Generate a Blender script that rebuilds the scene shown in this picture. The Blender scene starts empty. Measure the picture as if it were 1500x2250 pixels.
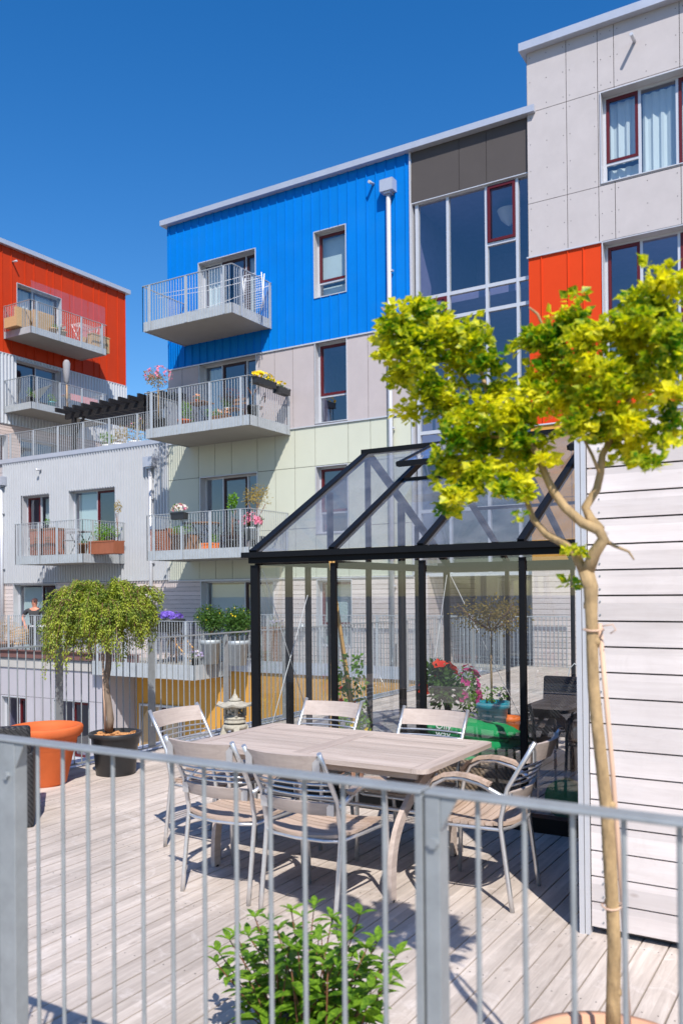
import bpy, bmesh, math, random
from mathutils import Vector as V, Matrix

# ------------------------------------------------------------------ camera, sky, sun
SC = bpy.context.scene
FPX, PITCH, ROLL, YAW, PCX, PCY = 1880.557, math.radians(.433), math.radians(.523), math.radians(31.281), 750.0, 1287.84
EYE = V((0, 0, 1.62))
_f = V((-math.sin(YAW)*math.cos(PITCH), math.cos(YAW)*math.cos(PITCH), math.sin(PITCH)))
_r0 = V((math.cos(YAW), math.sin(YAW), 0)); _d0 = _f.cross(_r0)
_r = math.cos(ROLL)*_r0 + math.sin(ROLL)*_d0
_d = -math.sin(ROLL)*_r0 + math.cos(ROLL)*_d0
cd = bpy.data.cameras.new('camera'); cam = bpy.data.objects.new('camera', cd); SC.collection.objects.link(cam)
cam.matrix_world = Matrix(((_r.x, -_d.x, -_f.x, EYE.x), (_r.y, -_d.y, -_f.y, EYE.y), (_r.z, -_d.z, -_f.z, EYE.z), (0, 0, 0, 1)))
cd.sensor_fit = 'VERTICAL'; cd.sensor_height = 36; cd.lens = FPX/2250*36
cd.shift_y = (PCY-1125)/2250; cd.clip_end = 3000; cd.clip_start = .05
cd.dof.use_dof = True; cd.dof.focus_distance = 7.2; cd.dof.aperture_fstop = 3.4
SC.camera = cam

SUN = V((-.57, .65, -1.0)).normalized()          # the way the light travels
elev = math.asin(-SUN.z); az = math.atan2(-SUN.x, -SUN.y)   # towards the sun, from +Y clockwise
w = bpy.data.worlds.new('World'); SC.world = w; w.use_nodes = True
nt = w.node_tree; bg = nt.nodes['Background']
sky = nt.nodes.new('ShaderNodeTexSky'); sky.sky_type = 'NISHITA'; sky.sun_disc = False
sky.sun_elevation = elev; sky.sun_rotation = az; sky.altitude = 0; sky.air_density = 1.1; sky.dust_density = .6; sky.ozone_density = 3.0
hs = nt.nodes.new('ShaderNodeHueSaturation'); hs.inputs['Saturation'].default_value = 1.40; hs.inputs['Hue'].default_value = .507; nt.links.new(sky.outputs[0], hs.inputs['Color'])
nt.links.new(hs.outputs[0], bg.inputs[0]); bg.inputs[1].default_value = .126
sl = bpy.data.lights.new('sun', 'SUN'); sl.energy = 4.6; sl.angle = math.radians(.53); sl.color = (1, .94, .87)
so = bpy.data.objects.new('sun', sl); SC.collection.objects.link(so); so.rotation_euler = SUN.to_track_quat('-Z', 'Y').to_euler()
so.location = (20, -25, 40)
SC.view_settings.view_transform = 'Standard'; SC.view_settings.look = 'None'; SC.view_settings.gamma = 1; SC.view_settings.exposure = .35
SC.render.engine = 'CYCLES'
try:
    SC.cycles.max_bounces = 10; SC.cycles.transparent_max_bounces = 24; SC.cycles.glossy_bounces = 4; SC.cycles.caustics_reflective = False
except Exception: pass

# ------------------------------------------------------------------ helpers
COL = SC.collection
OFF = {}
def at(px, py, X=None, Y=None, Z=None):
    """the point of a world plane (X, Y or Z = const) that was surveyed at a photo pixel"""
    d = _f + (px-PCX)/FPX*_r + (py-PCY)/FPX*_d
    t = (X-EYE.x)/d.x if X is not None else (Y-EYE.y)/d.y if Y is not None else (Z-EYE.z)/d.z
    return EYE + t*d
def tag(o, label=None, cat=None, group=None, kind=None):
    if label: o['label'] = label
    if cat: o['category'] = cat
    if group: o['group'] = group
    if kind: o['kind'] = kind
    return o
def thing(name, label, cat, loc=(0, 0, 0), rz=0, group=None):
    o = bpy.data.objects.new(name, None); o.empty_display_size = .2; COL.objects.link(o)
    o.location = loc; o.rotation_euler = (0, 0, rz); OFF[o.name] = V(loc) if rz == 0 else V((0, 0, 0))
    return tag(o, label, cat, group)
class MB:
    def __init__(s): s.v = []; s.f = []; s.sm = []
    def add(s, vs, fs, smooth=False):
        n = len(s.v); s.v += [tuple(v) for v in vs]; s.f += [tuple(i+n for i in f) for f in fs]; s.sm += [smooth]*len(fs)
        return s
    def box(s, x0, x1, y0, y1, z0, z1):
        x0, x1 = min(x0, x1), max(x0, x1); y0, y1 = min(y0, y1), max(y0, y1); z0, z1 = min(z0, z1), max(z0, z1)
        return s.add([(x, y, z) for x in (x0, x1) for y in (y0, y1) for z in (z0, z1)],
            [(0, 1, 3, 2), (4, 6, 7, 5), (0, 4, 5, 1), (2, 3, 7, 6), (0, 2, 6, 4), (1, 5, 7, 3)])
    def obox(s, c, ax, ay, az_):
        c = V(c); ax = V(ax); ay = V(ay); az_ = V(az_)
        return s.add([c+i*ax+j*ay+k*az_ for i in (-1, 1) for j in (-1, 1) for k in (-1, 1)],
            [(0, 1, 3, 2), (4, 6, 7, 5), (0, 4, 5, 1), (2, 3, 7, 6), (0, 2, 6, 4), (1, 5, 7, 3)])
    def beam(s, a, b, w, h, up=(0, 0, 1)):
        a = V(a); b = V(b); d = (b-a); L = d.length/2; d.normalize(); u = V(up)
        if abs(d.dot(u)) > .99: u = V((0, 1, 0))
        sd = d.cross(u).normalized(); u = sd.cross(d)
        return s.obox((a+b)/2, d*L, sd*w/2, u*h/2)
    def tube(s, pts, r, seg=8, cap=True, smooth=True):
        pts = [V(p) for p in pts]; n = len(pts); rs = r if isinstance(r, (list, tuple)) else [r]*n
        base = len(s.v); prev = None
        for i, p in enumerate(pts):
            d = (pts[min(i+1, n-1)]-pts[max(i-1, 0)]).normalized()
            if prev is None:
                u = V((0, 0, 1)) if abs(d.z) < .9 else V((0, 1, 0)); sd = d.cross(u).normalized()
            else:
                sd = (prev - d*prev.dot(d)).normalized()
            prev = sd; u = sd.cross(d)
            for k in range(seg):
                a = 2*math.pi*k/seg; s.v.append(tuple(p + rs[i]*(math.cos(a)*sd + math.sin(a)*u)))
        for i in range(n-1):
            for k in range(seg):
                s.f.append((base+i*seg+k, base+i*seg+(k+1) % seg, base+(i+1)*seg+(k+1) % seg, base+(i+1)*seg+k)); s.sm.append(smooth)
        if cap:
            s.f.append(tuple(base+k for k in range(seg))[::-1]); s.sm.append(False)
            s.f.append(tuple(base+(n-1)*seg+k for k in range(seg))); s.sm.append(False)
        return s
    def lathe(s, c, prof, seg=32, smooth=True):
        c = V(c); base = len(s.v); n = len(prof)
        for r, z in prof:
            for k in range(seg):
                a = 2*math.pi*k/seg; s.v.append((c.x+r*math.cos(a), c.y+r*math.sin(a), c.z+z))
        for i in range(n-1):
            for k in range(seg):
                s.f.append((base+i*seg+k, base+i*seg+(k+1) % seg, base+(i+1)*seg+(k+1) % seg, base+(i+1)*seg+k)); s.sm.append(smooth)
        return s
    def disc(s, c, r, seg=32):
        c = V(c); base = len(s.v)
        for k in range(seg):
            a = 2*math.pi*k/seg; s.v.append((c.x+r*math.cos(a), c.y+r*math.sin(a), c.z))
        s.f.append(tuple(range(base, base+seg))); s.sm.append(False); return s
    def blob(s, c, rx, ry, rz, seg=12, rings=8, jit=0, rnd=None):
        c = V(c); base = len(s.v)
        for i in range(rings+1):
            t = math.pi*i/rings
            for k in range(seg):
                a = 2*math.pi*k/seg; j = 1+(rnd.uniform(-jit, jit) if jit else 0)
                s.v.append((c.x+rx*j*math.sin(t)*math.cos(a), c.y+ry*j*math.sin(t)*math.sin(a), c.z+rz*j*math.cos(t)))
        for i in range(rings):
            for k in range(seg):
                s.f.append((base+i*seg+k, base+i*seg+(k+1) % seg, base+(i+1)*seg+(k+1) % seg, base+(i+1)*seg+k)); s.sm.append(True)
        return s
    def leaf(s, c, d, n, L, W):
        """a folded pointed leaf from c along d with surface normal n"""
        d = d.normalized(); n = (n - d*n.dot(d))
        if n.length < 1e-4: n = V((0, 0, 1)) - d*d.z
        n.normalize(); sd = d.cross(n)
        b = len(s.v)
        s.v += [tuple(c), tuple(c+d*L*.45+sd*W/2+n*W*.14), tuple(c+d*L), tuple(c+d*L*.45-sd*W/2+n*W*.14)]
        s.f += [(b, b+1, b+2), (b, b+2, b+3)]; s.sm += [False, False]; return s
    def build(s, name, m, parent=None, loc=None, bevel=0):
        me = bpy.data.meshes.new(name)
        off = V((0, 0, 0))
        if parent is not None: off = OFF.get(parent.name, V((0, 0, 0)))
        elif loc is not None: off = V(loc)
        me.from_pydata([(v[0]-off.x, v[1]-off.y, v[2]-off.z) for v in s.v], [], s.f)
        me.polygons.foreach_set('use_smooth', s.sm); me.update()
        bm_ = bmesh.new(); bm_.from_mesh(me)
        try: bmesh.ops.recalc_face_normals(bm_, faces=bm_.faces)
        except Exception: pass
        bm_.to_mesh(me); bm_.free()
        o = bpy.data.objects.new(name, me); COL.objects.link(o)
        me.materials.append(m)
        if parent is not None: o.parent = parent
        elif loc is not None: o.location = loc
        OFF[o.name] = off
        if bevel:
            b = o.modifiers.new('bevel', 'BEVEL'); b.width = bevel; b.segments = 2; b.limit_method = 'ANGLE'
        return o

# ------------------------------------------------------------------ materials
def newmat(name):
    m = bpy.data.materials.new(name); m.use_nodes = True; n = m.node_tree
    return m, n, n.nodes['Principled BSDF']
def setp(p, **k):
    for a, b in k.items():
        if a in p.inputs: p.inputs[a].default_value = b
def mat(name, col, rough=.6, metal=0, var=.12, scale=6, bump=0, bscale=40, stretch=(1, 1, 1), spec=.4, dirt=0, dirtcol=(.2, .18, .15)):
    m, n, p = newmat(name); L = n.links
    tc = n.nodes.new('ShaderNodeTexCoord'); mp = n.nodes.new('ShaderNodeMapping'); mp.inputs['Scale'].default_value = stretch
    L.new(tc.outputs['Object'], mp.inputs[0])
    no = n.nodes.new('ShaderNodeTexNoise'); no.inputs['Scale'].default_value = scale; no.inputs['Detail'].default_value = 6; no.inputs['Roughness'].default_value = .65
    L.new(mp.outputs[0], no.inputs['Vector'])
    r = n.nodes.new('ShaderNodeMapRange'); r.inputs[1].default_value = .25; r.inputs[2].default_value = .75
    r.inputs[3].default_value = 1-var; r.inputs[4].default_value = 1+var; L.new(no.outputs[0], r.inputs[0])
    mx = n.nodes.new('ShaderNodeVectorMath'); mx.operation = 'SCALE'; mx.inputs[0].default_value = col[:3]; L.new(r.outputs[0], mx.inputs['Scale'])
    out = mx.outputs[0]
    if dirt:
        n2 = n.nodes.new('ShaderNodeTexNoise'); n2.inputs['Scale'].default_value = 1.3; n2.inputs['Detail'].default_value = 8; L.new(tc.outputs['Object'], n2.inputs['Vector'])
        r2 = n.nodes.new('ShaderNodeMapRange'); r2.inputs[1].default_value = .5; r2.inputs[2].default_value = .8; r2.inputs[3].default_value = 0; r2.inputs[4].default_value = dirt; L.new(n2.outputs[0], r2.inputs[0])
        mm = n.nodes.new('ShaderNodeMix'); mm.data_type = 'RGBA'; L.new(r2.outputs[0], mm.inputs[0]); L.new(out, mm.inputs[6]); mm.inputs[7].default_value = (*dirtcol, 1); out = mm.outputs[2]
    L.new(out, p.inputs['Base Color'])
    setp(p, Roughness=rough, Metallic=metal); p.inputs['Specular IOR Level'].default_value = spec
    if bump:
        nb = n.nodes.new('ShaderNodeTexNoise'); nb.inputs['Scale'].default_value = bscale; nb.inputs['Detail'].default_value = 4; L.new(mp.outputs[0], nb.inputs['Vector'])
        bn = n.nodes.new('ShaderNodeBump'); bn.inputs['Strength'].default_value = bump; bn.inputs['Distance'].default_value = .01
        L.new(nb.outputs[0], bn.inputs['Height']); L.new(bn.outputs[0], p.inputs['Normal'])
    return m
def woodmat(name, ca, cb, width, axis_across, axis_along, grain=1, rough=.75, knots=0, split=False, worn=0, wcol=(.72, .66, .62)):
    """boards `width` wide counted along axis_across, grain along axis_along; every board gets its own tone"""
    m, n, p = newmat(name); L = n.links; N = n.nodes
    tc = N.new('ShaderNodeTexCoord'); sp = N.new('ShaderNodeSeparateXYZ'); L.new(tc.outputs['Object'], sp.inputs[0])
    ix = 'XYZ'.index(axis_across)
    dv = N.new('ShaderNodeMath'); dv.operation = 'DIVIDE'; dv.inputs[1].default_value = width; L.new(sp.outputs[ix], dv.inputs[0])
    fl = N.new('ShaderNodeMath'); fl.operation = 'FLOOR'; L.new(dv.outputs[0], fl.inputs[0])
    wn = N.new('ShaderNodeTexWhiteNoise'); wn.noise_dimensions = '1D'; L.new(fl.outputs[0], wn.inputs['W'])
    sc = [16, 16, 16]; sc['XYZ'.index(axis_along)] = 1.1
    mp = N.new('ShaderNodeMapping'); mp.inputs['Scale'].default_value = sc; L.new(tc.outputs['Object'], mp.inputs[0])
    sh = N.new('ShaderNodeVectorMath'); sh.operation = 'ADD'; L.new(mp.outputs[0], sh.inputs[0]); L.new(wn.outputs['Color'], sh.inputs[1])
    sh2 = N.new('ShaderNodeVectorMath'); sh2.operation = 'MULTIPLY_ADD'; L.new(wn.outputs['Color'], sh2.inputs[0]); sh2.inputs[1].default_value = (20, 20, 20); L.new(sh.outputs[0], sh2.inputs[2])
    no = N.new('ShaderNodeTexNoise'); no.inputs['Scale'].default_value = 1.6; no.inputs['Detail'].default_value = 7; no.inputs['Roughness'].default_value = .7; no.inputs['Distortion'].default_value = .8; L.new(sh2.outputs[0], no.inputs['Vector'])
    cr = N.new('ShaderNodeMapRange'); cr.inputs[1].default_value = .3; cr.inputs[2].default_value = .72; L.new(no.outputs[0], cr.inputs[0])
    mx = N.new('ShaderNodeMix'); mx.data_type = 'RGBA'; mx.inputs[6].default_value = (*ca, 1); mx.inputs[7].default_value = (*cb, 1)
    g = N.new('ShaderNodeMath'); g.operation = 'MULTIPLY'; g.inputs[1].default_value = grain; L.new(cr.outputs[0], g.inputs[0]); L.new(g.outputs[0], mx.inputs[0])
    tone = N.new('ShaderNodeMapRange'); tone.inputs[3].default_value = .88; tone.inputs[4].default_value = 1.1; L.new(wn.outputs['Value'], tone.inputs[0])
    mt = N.new('ShaderNodeVectorMath'); mt.operation = 'SCALE'; L.new(mx.outputs[2], mt.inputs[0]); L.new(tone.outputs[0], mt.inputs['Scale'])
    out = mt.outputs[0]
    if worn:   # bleached scuffs and dirty patches crossing the boards
        nw = N.new('ShaderNodeTexNoise'); nw.inputs['Scale'].default_value = 5.5; nw.inputs['Detail'].default_value = 9; nw.inputs['Roughness'].default_value = .75; nw.inputs['Distortion'].default_value = 1.5; L.new(tc.outputs['Object'], nw.inputs['Vector'])
        rw = N.new('ShaderNodeMapRange'); rw.inputs[1].default_value = .54; rw.inputs[2].default_value = .68; rw.inputs[3].default_value = 0; rw.inputs[4].default_value = worn; L.new(nw.outputs[0], rw.inputs[0])
        kw = N.new('ShaderNodeMix'); kw.data_type = 'RGBA'; L.new(rw.outputs[0], kw.inputs[0]); L.new(out, kw.inputs[6]); kw.inputs[7].default_value = (*wcol, 1); out = kw.outputs[2]
        nx = N.new('ShaderNodeTexNoise'); nx.inputs['Scale'].default_value = 1.4; nx.inputs['Detail'].default_value = 6; L.new(tc.outputs['Object'], nx.inputs['Vector'])
        rx = N.new('ShaderNodeMapRange'); rx.inputs[1].default_value = .3; rx.inputs[2].default_value = .6; rx.inputs[3].default_value = .82; rx.inputs[4].default_value = 1.04; L.new(nx.outputs[0], rx.inputs[0])
        kx = N.new('ShaderNodeVectorMath'); kx.operation = 'SCALE'; L.new(out, kx.inputs[0]); L.new(rx.outputs[0], kx.inputs['Scale']); out = kx.outputs[0]
    if knots:
        ks = [7, 7, 7]; ks['XYZ'.index(axis_along)] = 3.2
        km = N.new('ShaderNodeMapping'); km.inputs['Scale'].default_value = ks; L.new(tc.outputs['Object'], km.inputs[0])
        vo = N.new('ShaderNodeTexVoronoi'); vo.inputs['Scale'].default_value = 1; L.new(km.outputs[0], vo.inputs['Vector'])
        kr = N.new('ShaderNodeMapRange'); kr.inputs[1].default_value = .05; kr.inputs[2].default_value = .11; kr.inputs[3].default_value = knots; kr.inputs[4].default_value = 0; L.new(vo.outputs['Distance'], kr.inputs[0])
        k2 = N.new('ShaderNodeMix'); k2.data_type = 'RGBA'; L.new(kr.outputs[0], k2.inputs[0]); L.new(out, k2.inputs[6]); k2.inputs[7].default_value = (ca[0]*.35, ca[1]*.28, ca[2]*.24, 1); out = k2.outputs[2]
    if split:   # the joint line between boards
        fr = N.new('ShaderNodeMath'); fr.operation = 'FRACT'; L.new(dv.outputs[0], fr.inputs[0])
        lt = N.new('ShaderNodeMath'); lt.operation = 'LESS_THAN'; lt.inputs[1].default_value = .075; L.new(fr.outputs[0], lt.inputs[0])
        k3 = N.new('ShaderNodeMix'); k3.data_type = 'RGBA'; L.new(lt.outputs[0], k3.inputs[0]); L.new(out, k3.inputs[6]); k3.inputs[7].default_value = (.035, .03, .028, 1); out = k3.outputs[2]
    L.new(out, p.inputs['Base Color']); setp(p, Roughness=rough)
    bn = N.new('ShaderNodeBump'); bn.inputs['Strength'].default_value = .25; bn.inputs['Distance'].default_value = .004; L.new(no.outputs[0], bn.inputs['Height']); L.new(bn.outputs[0], p.inputs['Normal'])
    return m
def leafmat(name, ca, cb, trans=.35, scale=9, lo=.6, hi=1.15):
    m, n, p = newmat(name); L = n.links; N = n.nodes
    tc = N.new('ShaderNodeTexCoord'); no = N.new('ShaderNodeTexNoise'); no.inputs['Scale'].default_value = scale; no.inputs['Detail'].default_value = 3; L.new(tc.outputs['Object'], no.inputs['Vector'])
    n2 = N.new('ShaderNodeTexNoise'); n2.inputs['Scale'].default_value = scale*9; L.new(tc.outputs['Object'], n2.inputs['Vector'])
    ad = N.new('ShaderNodeMath'); ad.operation = 'MULTIPLY_ADD'; L.new(n2.outputs[0], ad.inputs[0]); ad.inputs[1].default_value = .8; L.new(no.outputs[0], ad.inputs[2])
    cr = N.new('ShaderNodeMapRange'); cr.inputs[1].default_value = lo; cr.inputs[2].default_value = hi; L.new(ad.outputs[0], cr.inputs[0])
    mx = N.new('ShaderNodeMix'); mx.data_type = 'RGBA'; mx.inputs[6].default_value = (*ca, 1); mx.inputs[7].default_value = (*cb, 1); L.new(cr.outputs[0], mx.inputs[0])
    L.new(mx.outputs[2], p.inputs['Base Color']); setp(p, Roughness=.45); p.inputs['Specular IOR Level'].default_value = .35
    tr = N.new('ShaderNodeBsdfTranslucent'); sc = N.new('ShaderNodeVectorMath'); sc.operation = 'MULTIPLY'; sc.inputs[1].default_value = (1.5, 1.5, .5); L.new(mx.outputs[2], sc.inputs[0]); L.new(sc.outputs[0], tr.inputs[0])
    ms = N.new('ShaderNodeMixShader'); ms.inputs[0].default_value = trans; L.new(p.outputs[0], ms.inputs[1]); L.new(tr.outputs[0], ms.inputs[2])
    L.new(ms.outputs[0], N['Material Output'].inputs[0]); return m
def glassmat(name, tint=(.86, .9, .92), refl=1.0, ior=1.5, dust_veil=0, dust_veil_col=(.8, .8, .85), rough=0.0):
    m = bpy.data.materials.new(name); m.use_nodes = True; n = m.node_tree; N = n.nodes; L = n.links
    N.remove(N['Principled BSDF'])
    t = N.new('ShaderNodeBsdfTransparent'); t.inputs[0].default_value = (*tint, 1)
    g = N.new('ShaderNodeBsdfGlossy'); g.inputs['Roughness'].default_value = rough; g.inputs[0].default_value = (.95, .97, 1, 1)
    lw = N.new('ShaderNodeLayerWeight'); lw.inputs[0].default_value = .5
    pw = N.new('ShaderNodeMath'); pw.operation = 'POWER'; pw.inputs[1].default_value = 5; L.new(lw.outputs['Facing'], pw.inputs[0])
    mu = N.new('ShaderNodeMath'); mu.operation = 'MULTIPLY_ADD'; mu.inputs[1].default_value = .9; mu.inputs[2].default_value = .08*refl; mu.use_clamp = True; L.new(pw.outputs[0], mu.inputs[0])
    ms = N.new('ShaderNodeMixShader'); L.new(mu.outputs[0], ms.inputs[0]); L.new(t.outputs[0], ms.inputs[1]); L.new(g.outputs[0], ms.inputs[2])
    out = ms.outputs[0]
    if dust_veil:
        tc = N.new('ShaderNodeTexCoord'); no = N.new('ShaderNodeTexNoise'); no.inputs['Scale'].default_value = 5; no.inputs['Detail'].default_value = 8; L.new(tc.outputs['Object'], no.inputs['Vector'])
        r = N.new('ShaderNodeMapRange'); r.inputs[1].default_value = .3; r.inputs[2].default_value = .8; r.inputs[3].default_value = dust_veil*.6; r.inputs[4].default_value = dust_veil*1.6; L.new(no.outputs[0], r.inputs[0])
        df = N.new('ShaderNodeBsdfDiffuse'); df.inputs[0].default_value = (*dust_veil_col, 1)
        m2 = N.new('ShaderNodeMixShader'); L.new(r.outputs[0], m2.inputs[0]); L.new(out, m2.inputs[1]); L.new(df.outputs[0], m2.inputs[2]); out = m2.outputs[0]
    L.new(out, N['Material Output'].inputs[0]); return m

M = {}
M['blue'] = mat('blue painted steel', (.0, .18, .60), .55, var=.08, scale=.9, spec=.12, dirt=.14, dirtcol=(.03, .2, .5))
M['red'] = mat('orange red painted steel', (.50, .04, .007), .6, var=.08, scale=.8, spec=.2, dirt=.25, dirtcol=(.45, .05, .02))
M['orange'] = mat('orange painted panels', (.64, .05, .006), .6, var=.07, scale=.8, spec=.2)
M['grey_panel'] = mat('warm grey fibre cement', (.47, .42, .42), .85, var=.07, scale=1.6, bump=.05)
M['light_panel'] = mat('light grey fibre cement', (.50, .465, .465), .85, var=.07, scale=1.8, bump=.05)
M['dark_panel'] = mat('dark brown fibre cement', (.075, .065, .062), .7, var=.06, scale=2)
M['green_panel'] = mat('pale green panels', (.565, .585, .48), .75, var=.04, scale=1)
M['ochre'] = mat('ochre panels', (.55, .28, .05), .7, var=.06, scale=1)
M['conc_panel'] = mat('grey concrete coloured panel', (.42, .40, .43), .85, var=.06, scale=1.4)
M['joint'] = mat('dark joint', (.06, .055, .055), .9)
M['corr'] = mat('corrugated aluminium', (.55, .57, .60), .45, metal=.25, var=.05, scale=2)
M['alu'] = mat('pale aluminium trim', (.60, .61, .64), .4, metal=.3, var=.04)
M['flash'] = mat('zinc flashing', (.50, .53, .60), .42, metal=.35, var=.07, scale=3)
M['galv'] = mat('galvanised steel', (.315, .34, .35), .5, metal=.35, var=.16, scale=14, dirt=.12, dirtcol=(.3, .33, .36))
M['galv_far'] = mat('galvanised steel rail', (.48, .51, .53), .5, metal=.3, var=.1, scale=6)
M['slab'] = mat('balcony soffit panel', (.30, .29, .26), .8, var=.06, scale=2)
M['frame_red'] = mat('dark red window frame', (.10, .008, .012), .4, var=.05)
M['frame_brown'] = mat('dark brown door frame', (.045, .015, .015), .4, var=.05)
M['room'] = mat('dim room', (.22, .19, .33), .9)  # violet blue wall colour stands in for sky reflected in the panes
M['curtain'] = mat('pale curtain', (.78, .82, .80), .8, var=.05, stretch=(1, 1, .1), scale=20)
M['blind'] = mat('pale roller blind', (.68, .78, .76), .8, var=.03)
M['winglass'] = glassmat('window glass', (.82, .88, .90), refl=2.3)
M['ghglass'] = glassmat('greenhouse wall glass', (.90, .93, .93), refl=1.6, dust_veil=.01)
M['roofglass'] = glassmat('dusty greenhouse roof glass', (.86, .88, .90), refl=1.1, dust_veil=.17, dust_veil_col=(.34, .35, .38))  # diffuse film paints the veiling sky reflection along with the real dust
M['screen'] = glassmat('clear screen glass', (.92, .95, .95), refl=1.2, dust_veil=.03)
M['black'] = mat('black powder coated aluminium', (.006, .0065, .008), .5, var=.2, spec=.2)
M['black_plastic'] = mat('black plastic', (.028, .03, .033), .4, var=.15, scale=10)
M['deck'] = woodmat('weathered deck boards', (.405, .345, .30), (.63, .555, .49), .118, 'X', 'Y', rough=.8, knots=.3, worn=.55)
M['whitewood'] = woodmat('white stained boards', (.63, .57, .545), (.745, .69, .67), .12, 'Z', 'X', rough=.8, knots=.6, worn=.25, wcol=(.56, .50, .47))
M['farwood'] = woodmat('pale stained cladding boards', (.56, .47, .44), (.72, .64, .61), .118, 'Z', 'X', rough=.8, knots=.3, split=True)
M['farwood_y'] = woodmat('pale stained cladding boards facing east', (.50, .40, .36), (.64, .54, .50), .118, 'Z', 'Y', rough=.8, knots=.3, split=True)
M['teak'] = woodmat('weathered teak', (.40, .32, .27), (.60, .51, .45), .055, 'Y', 'X', rough=.7)
M['teak_y'] = woodmat('weathered teak lengthwise', (.38, .30, .26), (.56, .47, .41), .055, 'X', 'Y', rough=.7)
M['seat'] = woodmat('chair teak', (.36, .25, .18), (.55, .43, .35), .055, 'Y', 'X', rough=.7)
M['chair_back'] = woodmat('chair back teak', (.38, .31, .27), (.55, .47, .42), .11, 'Z', 'X', rough=.7)
M['tubing'] = mat('brushed aluminium tube', (.66, .66, .66), .34, metal=.75, var=.1, scale=40)
M['terra'] = mat('terracotta', (.60, .125, .03), .75, var=.12, scale=5, bump=.06, dirt=.25, dirtcol=(.55, .25, .13))
M['terra_pale'] = mat('pale terracotta', (.62, .33, .2), .8, var=.1, scale=6, dirt=.3, dirtcol=(.6, .42, .3))
M['orange_pot'] = mat('bright orange plastic', (.85, .19, .02), .45, var=.05)
M['turq'] = mat('turquoise glaze', (.02, .30, .38), .2, var=.15, spec=.6)
M['zinc_pot'] = mat('grey zinc planter', (.40, .44, .46), .5, metal=.3, var=.15, scale=8)
M['soil'] = mat('soil', (.06, .035, .02), .95, var=.4, scale=60, bump=.6)
M['chips'] = mat('wood bark chips', (.50, .25, .10), .9, var=.35, scale=50)
M['stone'] = mat('lichened stone', (.40, .38, .32), .9, var=.25, scale=18, bump=.5, bscale=60, dirt=.4, dirtcol=(.2, .19, .15))
M['bark'] = mat('rough bark', (.20, .15, .11), .9, var=.35, scale=25, bump=.8, bscale=50, stretch=(1, 1, .3))
M['bark_tan'] = mat('tan smooth bark', (.38, .26, .13), .8, var=.45, scale=26, bump=.7, bscale=55, stretch=(1, 1, .45), dirt=.85, dirtcol=(.20, .17, .10))
M['twig'] = mat('brown twig', (.20, .10, .06), .8, var=.3)
M['bamboo'] = mat('bamboo cane', (.58, .33, .10), .5, var=.15, scale=12)
M['stake'] = mat('pale wooden stake', (.62, .42, .30), .7, var=.1)
M['wicker_black'] = None
M['cloth_green'] = mat('green cushion fabric', (.005, .30, .085), .85, var=.12, scale=12, bump=.15)
M['cloth_dkgreen'] = mat('dark green cushion piping', (.004, .06, .03), .85, var=.1)
M['white_paint'] = mat('white paint', (.8, .8, .8), .5, var=.03)
M['rattan_tan'] = mat('tan rattan', (.50, .33, .17), .7, var=.2, scale=30)
M['rust_wood'] = mat('red brown stained wood', (.30, .10, .05), .7, var=.15, scale=10, stretch=(1, 1, .3))
M['brown_wood'] = mat('brown oiled wood', (.24, .12, .06), .6, var=.2, scale=14)
M['dark_cloth'] = mat('dark grey fabric', (.03, .032, .036), .9, var=.1)
M['grey_cloth'] = mat('grey fabric', (.30, .30, .32), .9, var=.1)
M['cream'] = mat('cream fabric', (.7, .66, .6), .9, var=.05)
M['skin'] = mat('sunlit skin', (.62, .26, .17), .5, var=.06)  # one even warm skin tone
M['hair'] = mat('short grey hair', (.30, .24, .2), .9, var=.2, scale=60)
M['shirt'] = mat('charcoal polo shirt', (.045, .045, .048), .9, var=.1)
M['trousers'] = mat('dark trousers', (.03, .032, .035), .9, var=.1)
M['fascia_brown'] = mat('brown fascia', (.17, .085, .075), .6, var=.06)
M['ground'] = mat('courtyard asphalt', (.10, .10, .10), .9, var=.2, scale=2)
M['paving'] = mat('concrete paving', (.45, .43, .40), .9, var=.12, scale=2)
M['white_line'] = M['white_paint']
M['perg'] = mat('black stained timber', (.014, .013, .014), .6, var=.2)
M['gravel'] = mat('roof gravel', (.33, .31, .29), .95, var=.3, scale=30)
def wicker(name, ca, cb, sx=60, sz=90):
    m, n, p = newmat(name); L = n.links; N = n.nodes
    tc = N.new('ShaderNodeTexCoord')
    w1 = N.new('ShaderNodeTexWave'); w1.wave_type = 'BANDS'; w1.bands_direction = 'Z'; w1.inputs['Scale'].default_value = sz/6.28*2.1; w1.inputs['Distortion'].default_value = 1.2; w1.inputs['Detail'].default_value = 1; w1.inputs['Detail Scale'].default_value = 4
    w2 = N.new('ShaderNodeTexWave'); w2.wave_type = 'BANDS'; w2.bands_direction = 'DIAGONAL'; w2.inputs['Scale'].default_value = sx/6.28*2.1; L.new(tc.outputs['Object'], w1.inputs['Vector']); L.new(tc.outputs['Object'], w2.inputs['Vector'])
    mu = N.new('ShaderNodeMath'); mu.operation = 'MULTIPLY'; L.new(w1.outputs['Fac'], mu.inputs[0]); L.new(w2.outputs['Fac'], mu.inputs[1])
    r = N.new('ShaderNodeMapRange'); r.inputs[1].default_value = .05; r.inputs[2].default_value = .6; L.new(mu.outputs[0], r.inputs[0])
    mx = N.new('ShaderNodeMix'); mx.data_type = 'RGBA'; mx.inputs[6].default_value = (*ca, 1); mx.inputs[7].default_value = (*cb, 1); L.new(r.outputs[0], mx.inputs[0]); L.new(mx.outputs[2], p.inputs['Base Color'])
    bn = N.new('ShaderNodeBump'); bn.inputs['Strength'].default_value = .8; bn.inputs['Distance'].default_value = .008; L.new(mu.outputs[0], bn.inputs['Height']); L.new(bn.outputs[0], p.inputs['Normal'])
    setp(p, Roughness=.55); return m
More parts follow.
